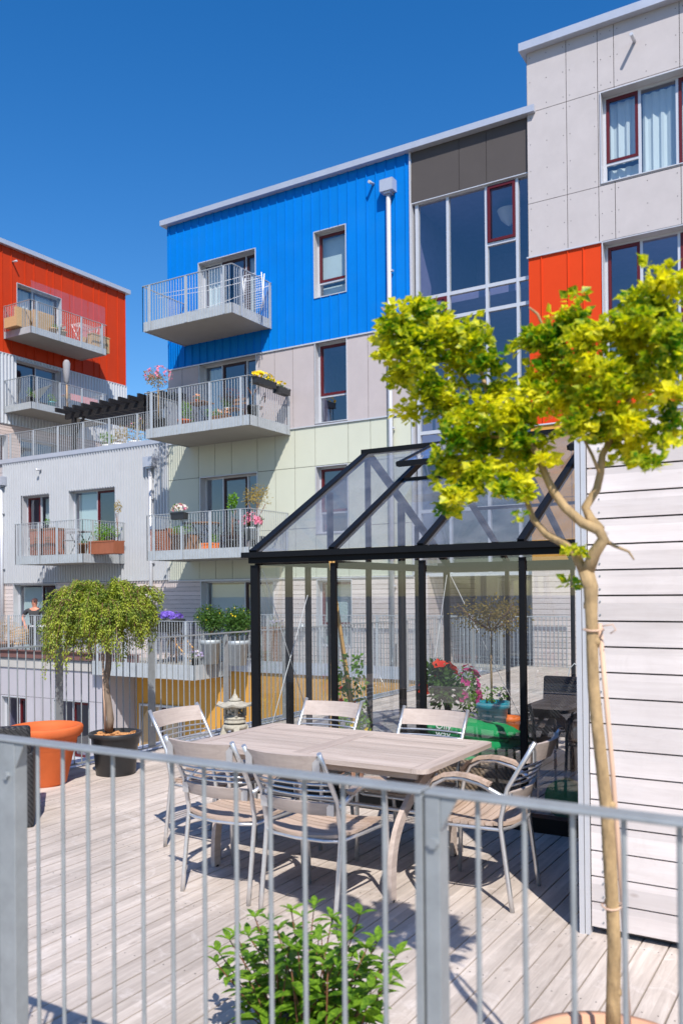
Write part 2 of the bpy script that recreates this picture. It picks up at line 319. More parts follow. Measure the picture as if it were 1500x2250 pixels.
M['wicker_black'] = wicker('black plastic wicker', (.004, .004, .005), (.05, .05, .055), 50, 110)
M['wicker_brown'] = wicker('brown wicker', (.10, .06, .03), (.55, .38, .24), 45, 100)
L_ = {
 'ginkgo': leafmat('yellow green leaf', (.055, .20, .006), (.80, .74, .03), .45, 10, .72, 1.06),
 'conifer': leafmat('conifer needles', (.04, .11, .02), (.44, .50, .06), .28, 10, .68, 1.08),
 'green': leafmat('fresh green leaf', (.06, .17, .012), (.20, .40, .03), .35, 9),
 'shrub': leafmat('shrub leaf', (.035, .11, .01), (.22, .38, .03), .35, 11, .7, 1.1),
 'dark': leafmat('dark green leaf', (.02, .07, .012), (.09, .18, .03), .25, 9),
 'olive': leafmat('olive gold leaf', (.16, .13, .03), (.48, .34, .08), .3, 12),
 'dry': leafmat('dry straw', (.35, .22, .08), (.6, .42, .2), .2, 12),
 'yellow': leafmat('yellow petal', (.85, .55, .0), (.95, .75, .02), .3, 9),
 'pink': leafmat('pink petal', (.65, .12, .28), (.85, .35, .5), .3, 20),
 'magenta': leafmat('magenta petal', (.45, .02, .16), (.75, .12, .38), .3, 20),
 'white': leafmat('white petal', (.7, .6, .65), (.85, .85, .85), .3, 30),
 'red': leafmat('scarlet petal', (.75, .02, .006), (.9, .09, .02), .3, 20),
 'violet': leafmat('violet petal', (.12, .05, .5), (.3, .2, .75), .3, 20),
 'lilac': leafmat('lilac petal', (.4, .3, .7), (.7, .65, .85), .3, 20),
 'orange': leafmat('orange petal', (.8, .25, .05), (.85, .6, .4), .3, 20),
}
# ------------------------------------------------------------------ building kit
D = 18.0; DR = 17.93; XR = -27.2
def p3(ax, c, u, z, d=0): return (u, c-d, z) if ax == 'Y' else (c+d, u, z)
def abox(mb, ax, c, u0, u1, d0, d1, z0, z1):
    """box on a facade: u along it, d outwards from the plane"""
    if ax == 'Y': mb.box(u0, u1, c-d1, c-d0, z0, z1)
    else: mb.box(c+d0, c+d1, u0, u1, z0, z1)
def subtract(r, holes):
    out = [r]
    for h in holes:
        nw = []
        for a0, a1, b0, b1 in out:
            h0, h1, k0, k1 = max(a0, h[0]), min(a1, h[1]), max(b0, h[2]), min(b1, h[3])
            if h0 >= h1-1e-6 or k0 >= k1-1e-6: nw.append((a0, a1, b0, b1)); continue
            if a0 < h0: nw.append((a0, h0, b0, b1))
            if h1 < a1: nw.append((h1, a1, b0, b1))
            if b0 < k0: nw.append((h0, h1, b0, k0))
            if k1 < b1: nw.append((h0, h1, k1, b1))
        out = nw
    return [q for q in out if q[1]-q[0] > .004 and q[3]-q[2] > .004]
def profwall(name, m, par, ax, c, u0, u1, z0, z1, holes, pts):
    """sheet with a pressed profile pts=[(u, outward)]"""
    def dy(u):
        for i in range(len(pts)-1):
            if pts[i][0] <= u <= pts[i+1][0]:
                a, b = pts[i], pts[i+1]; t = (u-a[0])/max(1e-9, b[0]-a[0]); return a[1]+(b[1]-a[1])*t
        return 0
    us = sorted(set([u0, u1]+[p[0] for p in pts if u0 < p[0] < u1]+[x for h in holes for x in h[:2] if u0 < x < u1]))
    mb = MB()
    for a, b in zip(us, us[1:]):
        if b-a < 1e-5: continue
        m_ = (a+b)/2; ivs = [(z0, z1)]
        for h in holes:
            if h[0] < m_ < h[1]:
                nv = []
                for q0, q1 in ivs:
                    if h[2] > q0: nv.append((q0, min(q1, h[2])))
                    if h[3] < q1: nv.append((max(q0, h[3]), q1))
                ivs = [q for q in nv if q[1]-q[0] > .002]
        da, db = dy(a+1e-7), dy(b-1e-7)
        for q0, q1 in ivs:
            mb.add([p3(ax, c, a, q0, da), p3(ax, c, b, q0, db), p3(ax, c, b, q1, db), p3(ax, c, a, q1, da)], [(0, 1, 2, 3)])
    return mb.build(name, m, par)
def corr_pts(u0, u1, p=.11, h=.06):
    r = []; u = u0
    while u < u1+p: r += [(u, 0), (u+p*.28, 0), (u+p*.5, h), (u+p*.78, h)]; u += p
    return r
def seam_pts(us, h=.03, w=.014):
    r = []
    for u in us: r += [(u-w, 0), (u-w*.5, h), (u+w*.5, h), (u+w, 0)]
    return [(-99, 0)]+r+[(99, 0)]
def panelwall(name, m, par, ax, c, us, zs, holes, gap=.013, back=True, off=0):
    mb = MB()
    for a, b in zip(us, us[1:]):
        for q, r in zip(zs, zs[1:]):
            for s in subtract((a+gap/2, b-gap/2, q+gap/2, r-gap/2), holes):
                abox(mb, ax, c, s[0], s[1], -.01, off+.001*((int(a*37)+int(q*13)) % 2), s[2], s[3])
    o = mb.build(name, m, par)
    if back:
        mb = MB()
        for s in subtract((us[0], us[-1], zs[0], zs[-1]), holes):
            mb.add([p3(ax, c, s[0], s[2], -.014), p3(ax, c, s[1], s[2], -.014), p3(ax, c, s[1], s[3], -.014), p3(ax, c, s[0], s[3], -.014)], [(0, 1, 2, 3)])
        mb.build('joint_backing', M['joint'], par)
    return o
def window(par, ax, c, u0, u1, z0, z1, panes, rec=.14, fw=.045, name='window', fm='alu', trim=True, roomd=2.2, curtain=None, room='room'):
    mb = MB()
    # reveal lining with a thin proud edge
    e = .02
    abox(mb, ax, c, u0, u0+e, -rec-.02, .022, z0, z1); abox(mb, ax, c, u1-e, u1, -rec-.02, .022, z0, z1)
    abox(mb, ax, c, u0+e, u1-e, -rec-.02, .022, z1-e, z1); abox(mb, ax, c, u0+e, u1-e, -rec-.02, .022, z0, z0+e)
    ua, ub, za, zb = u0+e, u1-e, z0+e, z1-e
    abox(mb, ax, c, ua, ua+fw, -rec-.05, -rec, za, zb); abox(mb, ax, c, ub-fw, ub, -rec-.05, -rec, za, zb)
    abox(mb, ax, c, ua+fw, ub-fw, -rec-.05, -rec, zb-fw, zb); abox(mb, ax, c, ua+fw, ub-fw, -rec-.05, -rec, za, za+fw)
    ua += fw; ub -= fw; za += fw; zb -= fw; W, H = ub-ua, zb-za; sub = []
    for pn in panes:
        a0, a1, b0, b1, k = pn[:5]
        x0, x1, y0, y1 = ua+W*a0, ua+W*a1, za+H*b0, za+H*b1
        if a1 < .999: abox(mb, ax, c, x1-fw/2, x1+fw/2, -rec-.05, -rec+.003, y0, y1)
        if b1 < .999: abox(mb, ax, c, x0, x1-(fw/2 if a1 < .999 else 0), -rec-.05, -rec+.001, y1-fw/2, y1+fw/2)
        x0 += fw/2 if a0 > .001 else 0; x1 -= fw/2 if a1 < .999 else 0; y0 += fw/2 if b0 > .001 else 0; y1 -= fw/2 if b1 < .999 else 0
        sub.append((x0, x1, y0, y1, k))
    w_ = mb.build(name, M[fm], par)
    for x0, x1, y0, y1, k in sub:
        s = 0
        if k[0] in 'RBO':
            s = .06; m2 = MB()
            dd = .012
            for q in ((x0, x0+s, y0, y1), (x1-s, x1, y0, y1), (x0+s, x1-s, y0, y0+s), (x0+s, x1-s, y1-s, y1)):
                abox(m2, ax, c, q[0], q[1], -rec-.045, -rec+dd, q[2], q[3])
            m2.build('sash', M['frame_red' if k[0] == 'R' else 'frame_brown'], w_)
        if k[0] == 'O' and len(k) > 1: continue
        m2 = MB(); g = -rec-.022
        m2.add([p3(ax, c, x0+s, y0+s, g), p3(ax, c, x1-s, y0+s, g), p3(ax, c, x1-s, y1-s, g), p3(ax, c, x0+s, y1-s, g)], [(0, 1, 2, 3)])
        m2.build('pane', M['winglass'], w_)
        if 'c' in k or 'b' in k:
            m2 = MB(); n = max(6, int((x1-x0)/.05)) if 'c' in k else 1
            dd = -rec-.16
            for i in range(n):
                a, b = x0+(x1-x0)*i/n, x0+(x1-x0)*(i+1)/n
                d1, d2 = (dd+.03*math.sin(i*1.9), dd+.03*math.sin((i+1)*1.9)) if 'c' in k else (dd, dd)
                m2.add([p3(ax, c, a, y0, d1), p3(ax, c, b, y0, d2), p3(ax, c, b, y1-.04, d2), p3(ax, c, a, y1-.04, d1)], [(0, 1, 2, 3)])
            m2.build('curtain' if 'c' in k else 'roller_blind', M['curtain' if 'c' in k else 'blind'], w_)
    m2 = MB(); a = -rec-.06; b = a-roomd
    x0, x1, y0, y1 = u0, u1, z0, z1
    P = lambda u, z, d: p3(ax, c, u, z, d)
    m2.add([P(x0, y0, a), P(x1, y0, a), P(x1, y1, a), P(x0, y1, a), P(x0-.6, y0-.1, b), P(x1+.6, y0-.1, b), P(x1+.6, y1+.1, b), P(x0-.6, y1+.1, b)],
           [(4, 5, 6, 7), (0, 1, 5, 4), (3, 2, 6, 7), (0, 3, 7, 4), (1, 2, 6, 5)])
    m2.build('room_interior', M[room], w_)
    return w_
def railing(par, pts, z0, z1, posts=(), m='galv_far', pitch=.089, bar=.013, rw=.045, rh=.012, pw=.07, zr=None, round_=False, bottom=False):
    """pts: plan polyline; balusters from z0 to z1, flat top rail, post plates at the given plan points"""
    tr = MB(); ba = MB()
    for (a, b) in zip(pts, pts[1:]):
        a = V((*a, 0)); b = V((*b, 0)); L = (b-a).length; d = (b-a)/L
        tr.beam(a+V((0, 0, z1)), b+V((0, 0, z1)), rw, rh)
        if bottom: tr.beam(a+V((0, 0, z0+.01)), b+V((0, 0, z0+.01)), .03, rh)
        n = int(L/pitch)
        for i in range(n+1):
            p = a+d*(L*i/max(1, n))
            if round_: ba.tube([p+V((0, 0, z0)), p+V((0, 0, z1-rh/2))], bar/2, 8, cap=False)
            else: ba.box(p.x-bar/2, p.x+bar/2, p.y-bar/2, p.y+bar/2, z0, z1-rh/2)
    t_ = tr.build('top_rail', M[m], par); b_ = ba.build('balusters', M[m], par)
    for p in posts:
        x, y, al = p; mb = MB()
        w2 = .006
        if al == 'X': mb.box(x-pw/2, x+pw/2, y-w2, y+w2, (zr or z0), z1-rh)
        else: mb.box(x-w2, x+w2, y-pw/2, y+pw/2, (zr or z0), z1-rh)
        mb.build('post', M[m], par)
    return t_
def balcony(par, ax, c, u0, u1, dep, zb, zt, th=.23, nposts=3, fm='galv_far'):
    mb = MB(); abox(mb, ax, c, u0+.03, u1-.03, 0.0, dep-.03, zb+.02, zb+th)
    s = mb.build('balcony', M['slab'], par)
    mb = MB()
    abox(mb, ax, c, u0+.012, u0+.03, 0.02, dep-.012, zb, zb+th+.015); abox(mb, ax, c, u1-.03, u1-.012, .02, dep-.012, zb, zb+th+.015)
    abox(mb, ax, c, u0+.03, u1-.03, dep-.03, dep-.012, zb, zb+th+.015)
    mb.build('edge_fascia', M[fm], s)
    P = lambda u, d: (u, c-d) if ax == 'Y' else (c+d, u)
    al = 'X' if ax == 'Y' else 'Y'; be = 'Y' if ax == 'Y' else 'X'
    posts = []
    for i in range(nposts):
        uu = u0+.25+(u1-u0-.5)*i/max(1, nposts-1); q = P(uu, dep+.014); posts.append((q[0], q[1], al))
    q = P(u1+.014, .1); posts.append((q[0], q[1], be)); q = P(u1+.014, dep-.35); posts.append((q[0], q[1], be))
    railing(s, [P(u0, .02), P(u0, dep), P(u1, dep), P(u1, .02)], zb, zt, posts, fm)
    return s
def downpipe(par, x, y, z0, z1, r=.055):
    mb = MB(); mb.tube([(x, y, z0), (x, y, z1)], r, 12)
    for k in range(3): 
        z = z0+(z1-z0)*(k+.5)/3; mb.box(x-.02, x+.09, y-.02, y+.06, z-.02, z+.02)
    o = mb.build('downpipe', M['alu'], par)
    mb = MB(); mb.box(x-.17, x+.17, y-.13, y+.12, z1, z1+.28); mb.box(x-.09, x+.09, y-.09, y+.09, z1-.05, z1)
    mb.build('rainwater_hopper', M['flash'], o)
def screws(par, pts, ax, c, off=.004, r=.011):
    mb = MB()
    for u, z in pts: abox(mb, ax, c, u-r, u+r, 0, off, z-r, z+r)
    mb.build('screws', M['joint'], par)

# ------------------------------------------------------------------ ground and deck
mb = MB(); mb.box(-900, 900, -900, 900, -3.62, -3.5); tag(mb.build('ground', M['ground'], loc=(0, 0, -3.5)), kind='structure')
mb = MB(); mb.box(-24, -7.1, 2, 17.6, -3.5, -3.46); tag(mb.build('courtyard_paving', M['paving'], loc=(-15, 10, -3.5)), kind='structure')
bm = bmesh.new()
mb = MB(); x = -7.02; rnd = random.Random(3)
while x < 6.5:
    mb.box(x+.004, x+.114, -2.2, 17.9, -.028, 0+rnd.uniform(-.0012, .0012)); x += .118
mb.box(-7.0, 6.5, -2.2, 17.9, -.3, -.05)
deck_o = mb.build('wooden_deck', M['deck'], loc=(0, 0, 0)); tag(deck_o, kind='structure')
me = deck_o.data; bm.from_mesh(me)
# the outer edge of the deck runs under the railing
bmesh.ops.bisect_plane(bm, geom=bm.verts[:]+bm.edges[:]+bm.faces[:], plane_co=(-6.36, 0, 0), plane_no=(-1, 0, 0), clear_outer=True)
bm.to_mesh(me); bm.free()

mb = MB(); x = -6.26
while x < .6:
    for k in range(9):
        for q in (.028, .088):
            if -7.02+round((x+7.02)/.118)*.118 < -6.3: continue
            cx = -7.02+round((x+7.02)/.118)*.118+q+.002*math.sin(k*7+x*40); cy = 2.2+.6*k+.004*math.sin(x*90+k)
            mb.add([(cx+.0038*math.cos(a), cy+.0038*math.sin(a), .0016) for a in [i*math.pi/3 for i in range(6)]], [(0, 1, 2, 3, 4, 5)])
    x += .118
mb.build('deck_screws', M['joint'], deck_o)

# ------------------------------------------------------------------ main apartment block
B1 = thing('apartment_building', 'blue, grey and pale green panelled apartment block with stacked balconies and tall glazing', 'building', (-12, D, -3.5))
X0, XC = -16.56, -8.95
Z_PAR, Z_BG, Z_GG, Z_GW = 11.93, 7.90, 5.82, 2.01
def rect(tl, tr, bl, c=D, ax='Y'):
    if ax == 'Y': a, b, d = at(*tl, Y=c), at(*tr, Y=c), at(*bl, Y=c); return (a.x, b.x, d.z, (a.z+b.z)/2)
    a, b, d = at(*tl, X=c), at(*tr, X=c), at(*bl, X=c); return (a.y, b.y, d.z, (a.z+b.z)/2)
h_blue_door = (at(436, 578, Y=D).x, at(562, 545, Y=D).x, 8.69, (at(436, 578, Y=D).z+at(562, 545, Y=D).z)/2)
h_blue_win = rect((689, 512), (760, 490), (690, 657))
h_gr_door = (h_blue_door[0], h_blue_door[1], 5.88, Z_BG-.01)
h_gr_win = (h_blue_win[0], h_blue_win[1], at(692, 932, Y=D).z, Z_BG-.01)
h_gn_door = (h_blue_door[0], h_blue_door[1], 2.73, at(500, 1043, Y=D).z)
h_gn_win = (h_blue_win[0], h_blue_win[1], at(692, 1174, Y=D).z, at(725, 1022, Y=D).z)
h_wd_door = (h_blue_door[0], at(602, 1270, Y=D).x, -.15, Z_GW-.03)
h_wd_win = (h_blue_win[0], h_blue_win[1]+.08, at(700, 1421, Y=D).z, Z_GW-.06)
seams = []; u = X0+.1
while u < XC: seams.append(u); u += .264
profwall('blue_cladding', M['blue'], B1, 'Y', D, X0, XC, Z_BG, Z_PAR+.05, [h_blue_door, h_blue_win], seam_pts(seams))
ux = lambda *xs, y=900: [at(x, y, Y=D).x for x in xs]
us = [X0]+ux(401, 437, 564.5, 604, 644, 691, 762, 809, 857)+[XC]
panelwall('grey_cladding', M['grey_panel'], B1, 'Y', D, us, [Z_GG, Z_BG-.03], [h_gr_door, h_gr_win])
us = [X0]+ux(435.5, 471.5, 508, 564.5, 604, 646.7, 691.5, 764, 813, 863)+[XC]
panelwall('green_cladding', M['green_panel'], B1, 'Y', D, us, [Z_GW, 3.25, at(604, 1033, Y=D).z, Z_GG-.03], [h_gn_door, h_gn_win])
# recess with the side wall of boards behind the greenhouse
XRC = at(940, 1350, Y=D).x
mb = MB()
for s in subtract((X0, XRC, -.14, Z_GW-.03), [h_wd_door, h_wd_win]): mb.add([(s[0], D, s[2]), (s[1], D, s[2]), (s[1], D, s[3]), (s[0], D, s[3])], [(0, 1, 2, 3)])
mb.build('wood_cladding', M['farwood'], B1)
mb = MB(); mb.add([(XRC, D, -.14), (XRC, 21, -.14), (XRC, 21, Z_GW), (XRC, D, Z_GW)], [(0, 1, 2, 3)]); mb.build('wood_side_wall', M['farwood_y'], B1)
mb = MB()
for z, h in ((Z_BG-.03, .035), (Z_GG-.03, .035), (Z_GW-.03, .03)): mb.box(X0-.01, XC, D-.03, D+.02, z, z+h)
mb.box(XC-.015, XC+.025, D-.035, D, Z_GW, Z_PAR); mb.build('joint_flashings', M['alu'], B1)
mb = MB(); mb.box(X0-.12, -5.9, D-.17, D+.3, Z_PAR+.005, Z_PAR+.15); mb.box(X0-.12, X0+.2, D+.3, D+9, Z_PAR-.02, Z_PAR+.16); mb.build('parapet_flashing', M['flash'], B1)
mb = MB(); mb.box(X0, -5.9, D+.6, D+9, Z_PAR-.5, Z_PAR+.05); mb.build('roof', M['gravel'], B1)
mb = MB(); mb.add([(X0, D, Z_GW), (X0, D+9, Z_GW), (X0, D+9, Z_PAR), (X0, D, Z_PAR)], [(0, 1, 2, 3)])
mb.add([(X0, D+9, -3.5), (-6, D+9, -3.5), (-6, D+9, Z_PAR), (X0, D+9, Z_PAR)], [(0, 1, 2, 3)]); mb.build('end_wall', M['grey_panel'], B1)
# windows and doors: (x0,x1,z0,z1,kind) fractions; R dark red sash, B brown sash, c curtain, b blind
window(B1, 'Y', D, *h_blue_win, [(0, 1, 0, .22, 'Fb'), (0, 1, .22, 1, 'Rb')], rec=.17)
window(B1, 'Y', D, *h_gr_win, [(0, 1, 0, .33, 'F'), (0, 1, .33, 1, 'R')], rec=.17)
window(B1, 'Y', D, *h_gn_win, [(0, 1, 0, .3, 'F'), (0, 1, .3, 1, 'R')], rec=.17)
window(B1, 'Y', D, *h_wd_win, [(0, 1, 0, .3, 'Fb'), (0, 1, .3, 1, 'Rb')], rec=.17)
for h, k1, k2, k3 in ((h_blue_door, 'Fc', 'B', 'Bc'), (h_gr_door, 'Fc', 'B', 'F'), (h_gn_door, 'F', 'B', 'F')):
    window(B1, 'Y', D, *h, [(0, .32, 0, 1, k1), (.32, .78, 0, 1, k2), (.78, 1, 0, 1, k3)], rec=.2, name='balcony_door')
window(B1, 'Y', D, *h_wd_door, [(0, .56, 0, 1, 'Fb'), (.56, 1, 0, 1, 'Bc')], rec=.2, name='terrace_door')
# tall glazing
ZB = at(911, 445, Y=D).z
panelwall('dark_cladding', M['dark_panel'], B1, 'Y', D, [XC+.025]+[at(x, 400, Y=D).x for x in (1008, 1068)]+[-5.9], [ZB, Z_PAR], [])
gx = [at(915, 700, Y=D).x]+[at(x, 600, Y=D).x for x in (981, 1066, 1134, 1163)]
zz = lambda x, y: at(x, y, Y=D).z
mb = MB(); fy = D+.12
gz = [Z_GW, zz(923, 1124), zz(925, 951), zz(986, 695), zz(923, 655.6), ZB]
for i, x in enumerate(gx): mb.box(x-(.05 if i == 0 else .032), x+.032, fy-.05, fy+.05, Z_GW, ZB-.0)
for z in gz: mb.box(gx[0]+.032, gx[-1]-.032, fy-.046, fy+.046, z-.04, z+.04)
zm = zz(1100, 528); mb.box(gx[2]+.032, gx[3]-.032, fy-.044, fy+.044, zm-.035, zm+.035)
mb.box(XC, XC+.03, D, fy+.06, Z_GW, ZB); mb.box(XC+.03, -5.9, D+.001, fy+.06, ZB-.02, ZB+.001)
cw = mb.build('tall_glazing', M['alu'], B1)
for i in range(4):
    for j in range(5):
        mb = MB(); a, b, q, r = gx[i]+.03, gx[i+1]-.03, gz[j]+.04, gz[j+1]-.04
        mb.add([(a, fy, q), (b, fy, q), (b, fy, r), (a, fy, r)], [(0, 1, 2, 3)]); mb.build('pane', M['winglass'], cw)
def sashat(a, b, q, r, mk='frame_red'):
    mb = MB(); s = .06
    for x0, x1, z0, z1 in ((a, a+s, q, r), (b-s, b, q, r), (a+s, b-s, q, q+s), (a+s, b-s, r-s, r)): mb.box(x0, x1, fy-.075, fy-.02, z0, z1)
    mb.build('sash', M[mk], cw)
sashat(gx[2]+.035, gx[3]-.035, zm+.04, ZB-.06); sashat(gx[0]+.035, gx[1]-.035, gz[3]+.045, gz[4]-.045)
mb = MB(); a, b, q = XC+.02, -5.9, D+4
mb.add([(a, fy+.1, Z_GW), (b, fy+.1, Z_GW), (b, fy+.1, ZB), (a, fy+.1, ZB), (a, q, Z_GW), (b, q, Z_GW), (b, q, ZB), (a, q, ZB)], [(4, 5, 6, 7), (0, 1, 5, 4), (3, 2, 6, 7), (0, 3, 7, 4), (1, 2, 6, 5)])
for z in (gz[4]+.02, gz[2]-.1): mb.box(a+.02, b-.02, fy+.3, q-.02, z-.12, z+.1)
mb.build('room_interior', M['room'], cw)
mb = MB(); c_ = at(1118, 492, Y=D+1.2); mb.lathe(c_, [(.28, .32), (.2, .12), (.06, -.02), (.02, -.05)], 20); mb.build('ceiling_lamp', M['white_paint'], cw)
# recess back wall, ledge and the ochre storey below
mb = MB(); mb.box(XRC, -5.95, 20.9, 21, -.14, Z_GW); mb.build('recess_wall', M['conc_panel'], B1)
window(B1, 'Y', 20.9, XRC+.6, -6.2, -.1, 1.95, [(0, .5, 0, 1, 'F'), (.5, 1, 0, 1, 'B')], rec=-.06, name='entrance_door', trim=False)
mb = MB(); mb.box(XRC, -5.0, D-.3, 20.9, -.2, -.14); mb.box(-14.3, XRC, D-.22, D+.02, -.2, -.14); mb.build('terrace_ledge', M['paving'], B1)
mb = MB(); mb.box(-14.28, -5.0, D-.26, D-.22, -.42, -.12); mb.build('ledge_fascia', M['flash'], B1)
mb = MB(); xo = at(243, 1520, Y=16.66).x; YO = 17.7; xo = at(236, 1520, Y=16.66).x; mb.box(-14.3, -5.0, D-.2, D-.1, -3.5, -.42); mb.box(xo+.01, -14.3, YO, D, -3.5, -.6); mb.build('ochre_wall', M['ochre'], B1)
window(B1, 'Y', YO, at(308, 1560, Y=YO).x, at(402, 1560, Y=YO).x, -2.9, at(350, 1548, Y=YO).z, [(0, .5, 0, 1, 'F'), (.5, 1, 0, 1, 'B')], rec=-.06, name='window')
# vents and pipes on the blue wall
downpipe(B1, at(854, 500, Y=D-.09).x, D-.1, Z_GW-2.1, at(852, 423, Y=D-.1).z)
mb = MB(); p = at(820, 405, Y=D); mb.tube([p, p+V((0, -.22, -.02))], .035, 10); mb.build('overflow_pipe', M['alu'], B1)
balcony(B1, 'Y', D, -15.93, -12.98, 1.62, 8.463, 9.645, nposts=3)
balcony(B1, 'Y', D, at(322, 974, Y=16.35).x, -12.42, 1.7, 5.652, 6.83, nposts=4)
balcony(B1, 'Y', D, at(324, 1228, Y=16.35).x, -12.5, 1.65, 2.495, 3.66, nposts=4)
balcony(B1, 'Y', D, -17.95, -14.3, 1.6, at(451, 1497, Y=16.4).z, .93, th=.36, nposts=4)
# mesh guard rail along the ledge
g = thing('guard_railing', 'thin railing of bars and mesh on the narrow ledge along the wood-clad ground floor', 'railing', (-10, D-.24, -.14))
railing(g, [(-14.2, D-.24), (-5.2, D-.24)], -.14, 1.07, [(x, D-.26, 'X') for x in (-13, -11.4, -9.8, -8.2, -6.6)], 'galv_far', rh=.02)
mb = MB()
for k in range(14): mb.box(-14.2, -5.2, D-.252, D-.248, -.06+k*.08, -.056+k*.08)
mb.build('mesh_wires', M['galv_far'], g)
mb = MB(); p = at(664, 1378, Y=D-.12); mb.blob(p, .1, .1, .1); mb.box(p.x-.02, p.x+.02, p.y, D, p.z-.02, p.z+.02)
mb.build('wall_lamp', M['galv_far'], B1)

# ------------------------------------------------------------------ corrugated wing
B2 = thing('apartment_wing', 'lower wing clad in vertical corrugated aluminium above white stained boards, with one balcony', 'building', (-20, D, -3.5))
XW = at(8, 1200, Y=D).x; ZW = 5.86
h_l1 = (at(50, 1090, Y=D).x, at(112, 1085, Y=D).x, 2.74+.1, at(80, 1087, Y=D).z)
h_l2 = (at(152.5, 1100, Y=D).x, at(255, 1100, Y=D).x, 2.76, (at(152.5, 1079, Y=D).z+at(255, 1068.5, Y=D).z)/2)
h_l3 = (at(31, 1300, Y=D).x, at(125, 1300, Y=D).x, -.25, Z_GW-.02)
h_l4 = (at(205, 1300, Y=D).x, at(262, 1300, Y=D).x, -.25, Z_GW-.02)
profwall('corrugated_cladding', M['corr'], B2, 'Y', D, XW, X0, Z_GW, ZW, [h_l1, h_l2], corr_pts(XW, X0))
panelwall('side_panels', M['grey_panel'], B2, 'Y', D, [-34, -30, -27, -25.5, XW], [-.3, 1.1, 2.6, 4.1, 5.6, ZW], [])
mb = MB()
for s in subtract((XW, X0, -.3, Z_GW-.01), [h_l3, h_l4]): mb.add([(s[0], D, s[2]), (s[1], D, s[2]), (s[1], D, s[3]), (s[0], D, s[3])], [(0, 1, 2, 3)])
mb.build('wood_cladding', M['farwood'], B2)
mb = MB(); mb.box(-34, X0-.01, D-.05, D+.05, ZW, ZW+.15); mb.box(-34, X0-.01, D-.07, D+.25, ZW+.02, ZW+.15); mb.build('roof_edge_flashing', M['flash'], B2)
mb = MB(); mb.box(-45, X0-.02, D+.25, 60, ZW-.1, ZW+.05); mb.build('roof_terrace_floor', M['gravel'], B2)
window(B2, 'Y', D, *h_l1, [(0, .5, 0, .3, 'F'), (.5, 1, 0, .3, 'Fb'), (0, .5, .3, 1, 'R'), (.5, 1, .3, 1, 'Fb')], rec=.18)
window(B2, 'Y', D, *h_l2, [(0, .52, 0, 1, 'Fb'), (.52, 1, 0, 1, 'R')], rec=.18, name='balcony_door')
window(B2, 'Y', D, *h_l3, [(0, .58, 0, 1, 'Fb'), (.58, 1, 0, 1, 'B')], rec=.18, name='terrace_door')
window(B2, 'Y', D, *h_l4, [(0, .5, 0, 1, 'F'), (.5, 1, 0, 1, 'B')], rec=.18, name='terrace_door')
downpipe(B2, at(331, 1100, Y=D-.1).x, D-.1, Z_GW-2.2, at(331, 1026, Y=D-.1).z)
downpipe(B2, at(4.5, 1200, Y=D-.1).x, D-.1, Z_GW-2.2, at(5, 1067, Y=D-.1).z)
mb = MB(); p = at(93, 1033, Y=D); mb.tube([p, p+V((0, -.25, -.01))], .03, 10); mb.build('overflow_pipe', M['alu'], B2)
balcony(B2, 'Y', D, at(35, 1240, Y=16.4).x, -18.25, 1.6, 2.515, 3.70, nposts=4)
# terrace of the wing with its brown fascia and the concrete storey below
mb = MB(); mb.box(-34, -16.45, 16.62, D, -.5, -.25); mb.build('terrace_floor', M['paving'], B2)
mb = MB(); mb.box(-34, -16.4, 16.56, 16.62, -.2, 0.0); mb.box(-34, -16.4, 16.50, 16.7, 0.0, .025); mb.build('terrace_fascia', M['fascia_brown'], B2)
zf = -.2; hw1 = (at(5, 1560, Y=16.66).x, at(60, 1560, Y=16.66).x, -2.6, at(30, 1530, Y=16.66).z); hw2 = (at(119, 1560, Y=16.66).x, at(198, 1560, Y=16.66).x, -3.0, at(150, 1538, Y=16.66).z)
xe = at(236, 1520, Y=16.66).x
panelwall('grey_lower_cladding', M['conc_panel'], B2, 'Y', 16.66, [-34, hw1[0], hw1[1], at(91, 1560, Y=16.66).x, hw2[0], hw2[1], xe], [-3.5, hw2[3], -.2], [hw1, hw2])
mb = MB(); mb.add([(xe, 16.66, -3.5), (xe, YO, -3.5), (xe, YO, -.2), (xe, 16.66, -.2)], [(0, 1, 2, 3)]); mb.build('return_wall', M['conc_panel'], B2)
window(B2, 'Y', 16.66, *hw1, [(0, .6, 0, 1, 'F'), (.6, 1, 0, 1, 'R')], rec=.12)
window(B2, 'Y', 16.66, *hw2, [(0, .45, 0, 1, 'F'), (.45, 1, 0, 1, 'R')], rec=.12)
g = thing('terrace_railing', 'galvanised bar railing of the ground terrace where the man in the dark polo stands', 'railing', (-20, 16.6, 0))
railing(g, [(-30, 16.58), (-18.0, 16.58)], .03, at(60, 1352, Y=16.58).z, [(at(x, 1400, Y=16.56).x, 16.56, 'X') for x in (20, 78, 140, 200)]+[(-26, 16.56, 'X'), (-28, 16.56, 'X')], 'galv_far')
mb = MB()
for k in range(12): mb.box(-30, -18, 16.585, 16.589, .1+k*.08, .104+k*.08)
g = thing('roof_terrace_railing', 'galvanised bar railing along the edge of the corrugated wing roof terrace', 'railing', (-20, D, ZW+.1))
railing(g, [(-34, D+.02), (X0+.02, D+.02)], ZW+.15, 6.83, [(at(x, 950, Y=D).x, D, 'X') for x in (24, 74, 128, 183, 240, 302, 360)]+[(-26, D, 'X')], 'galv_far')

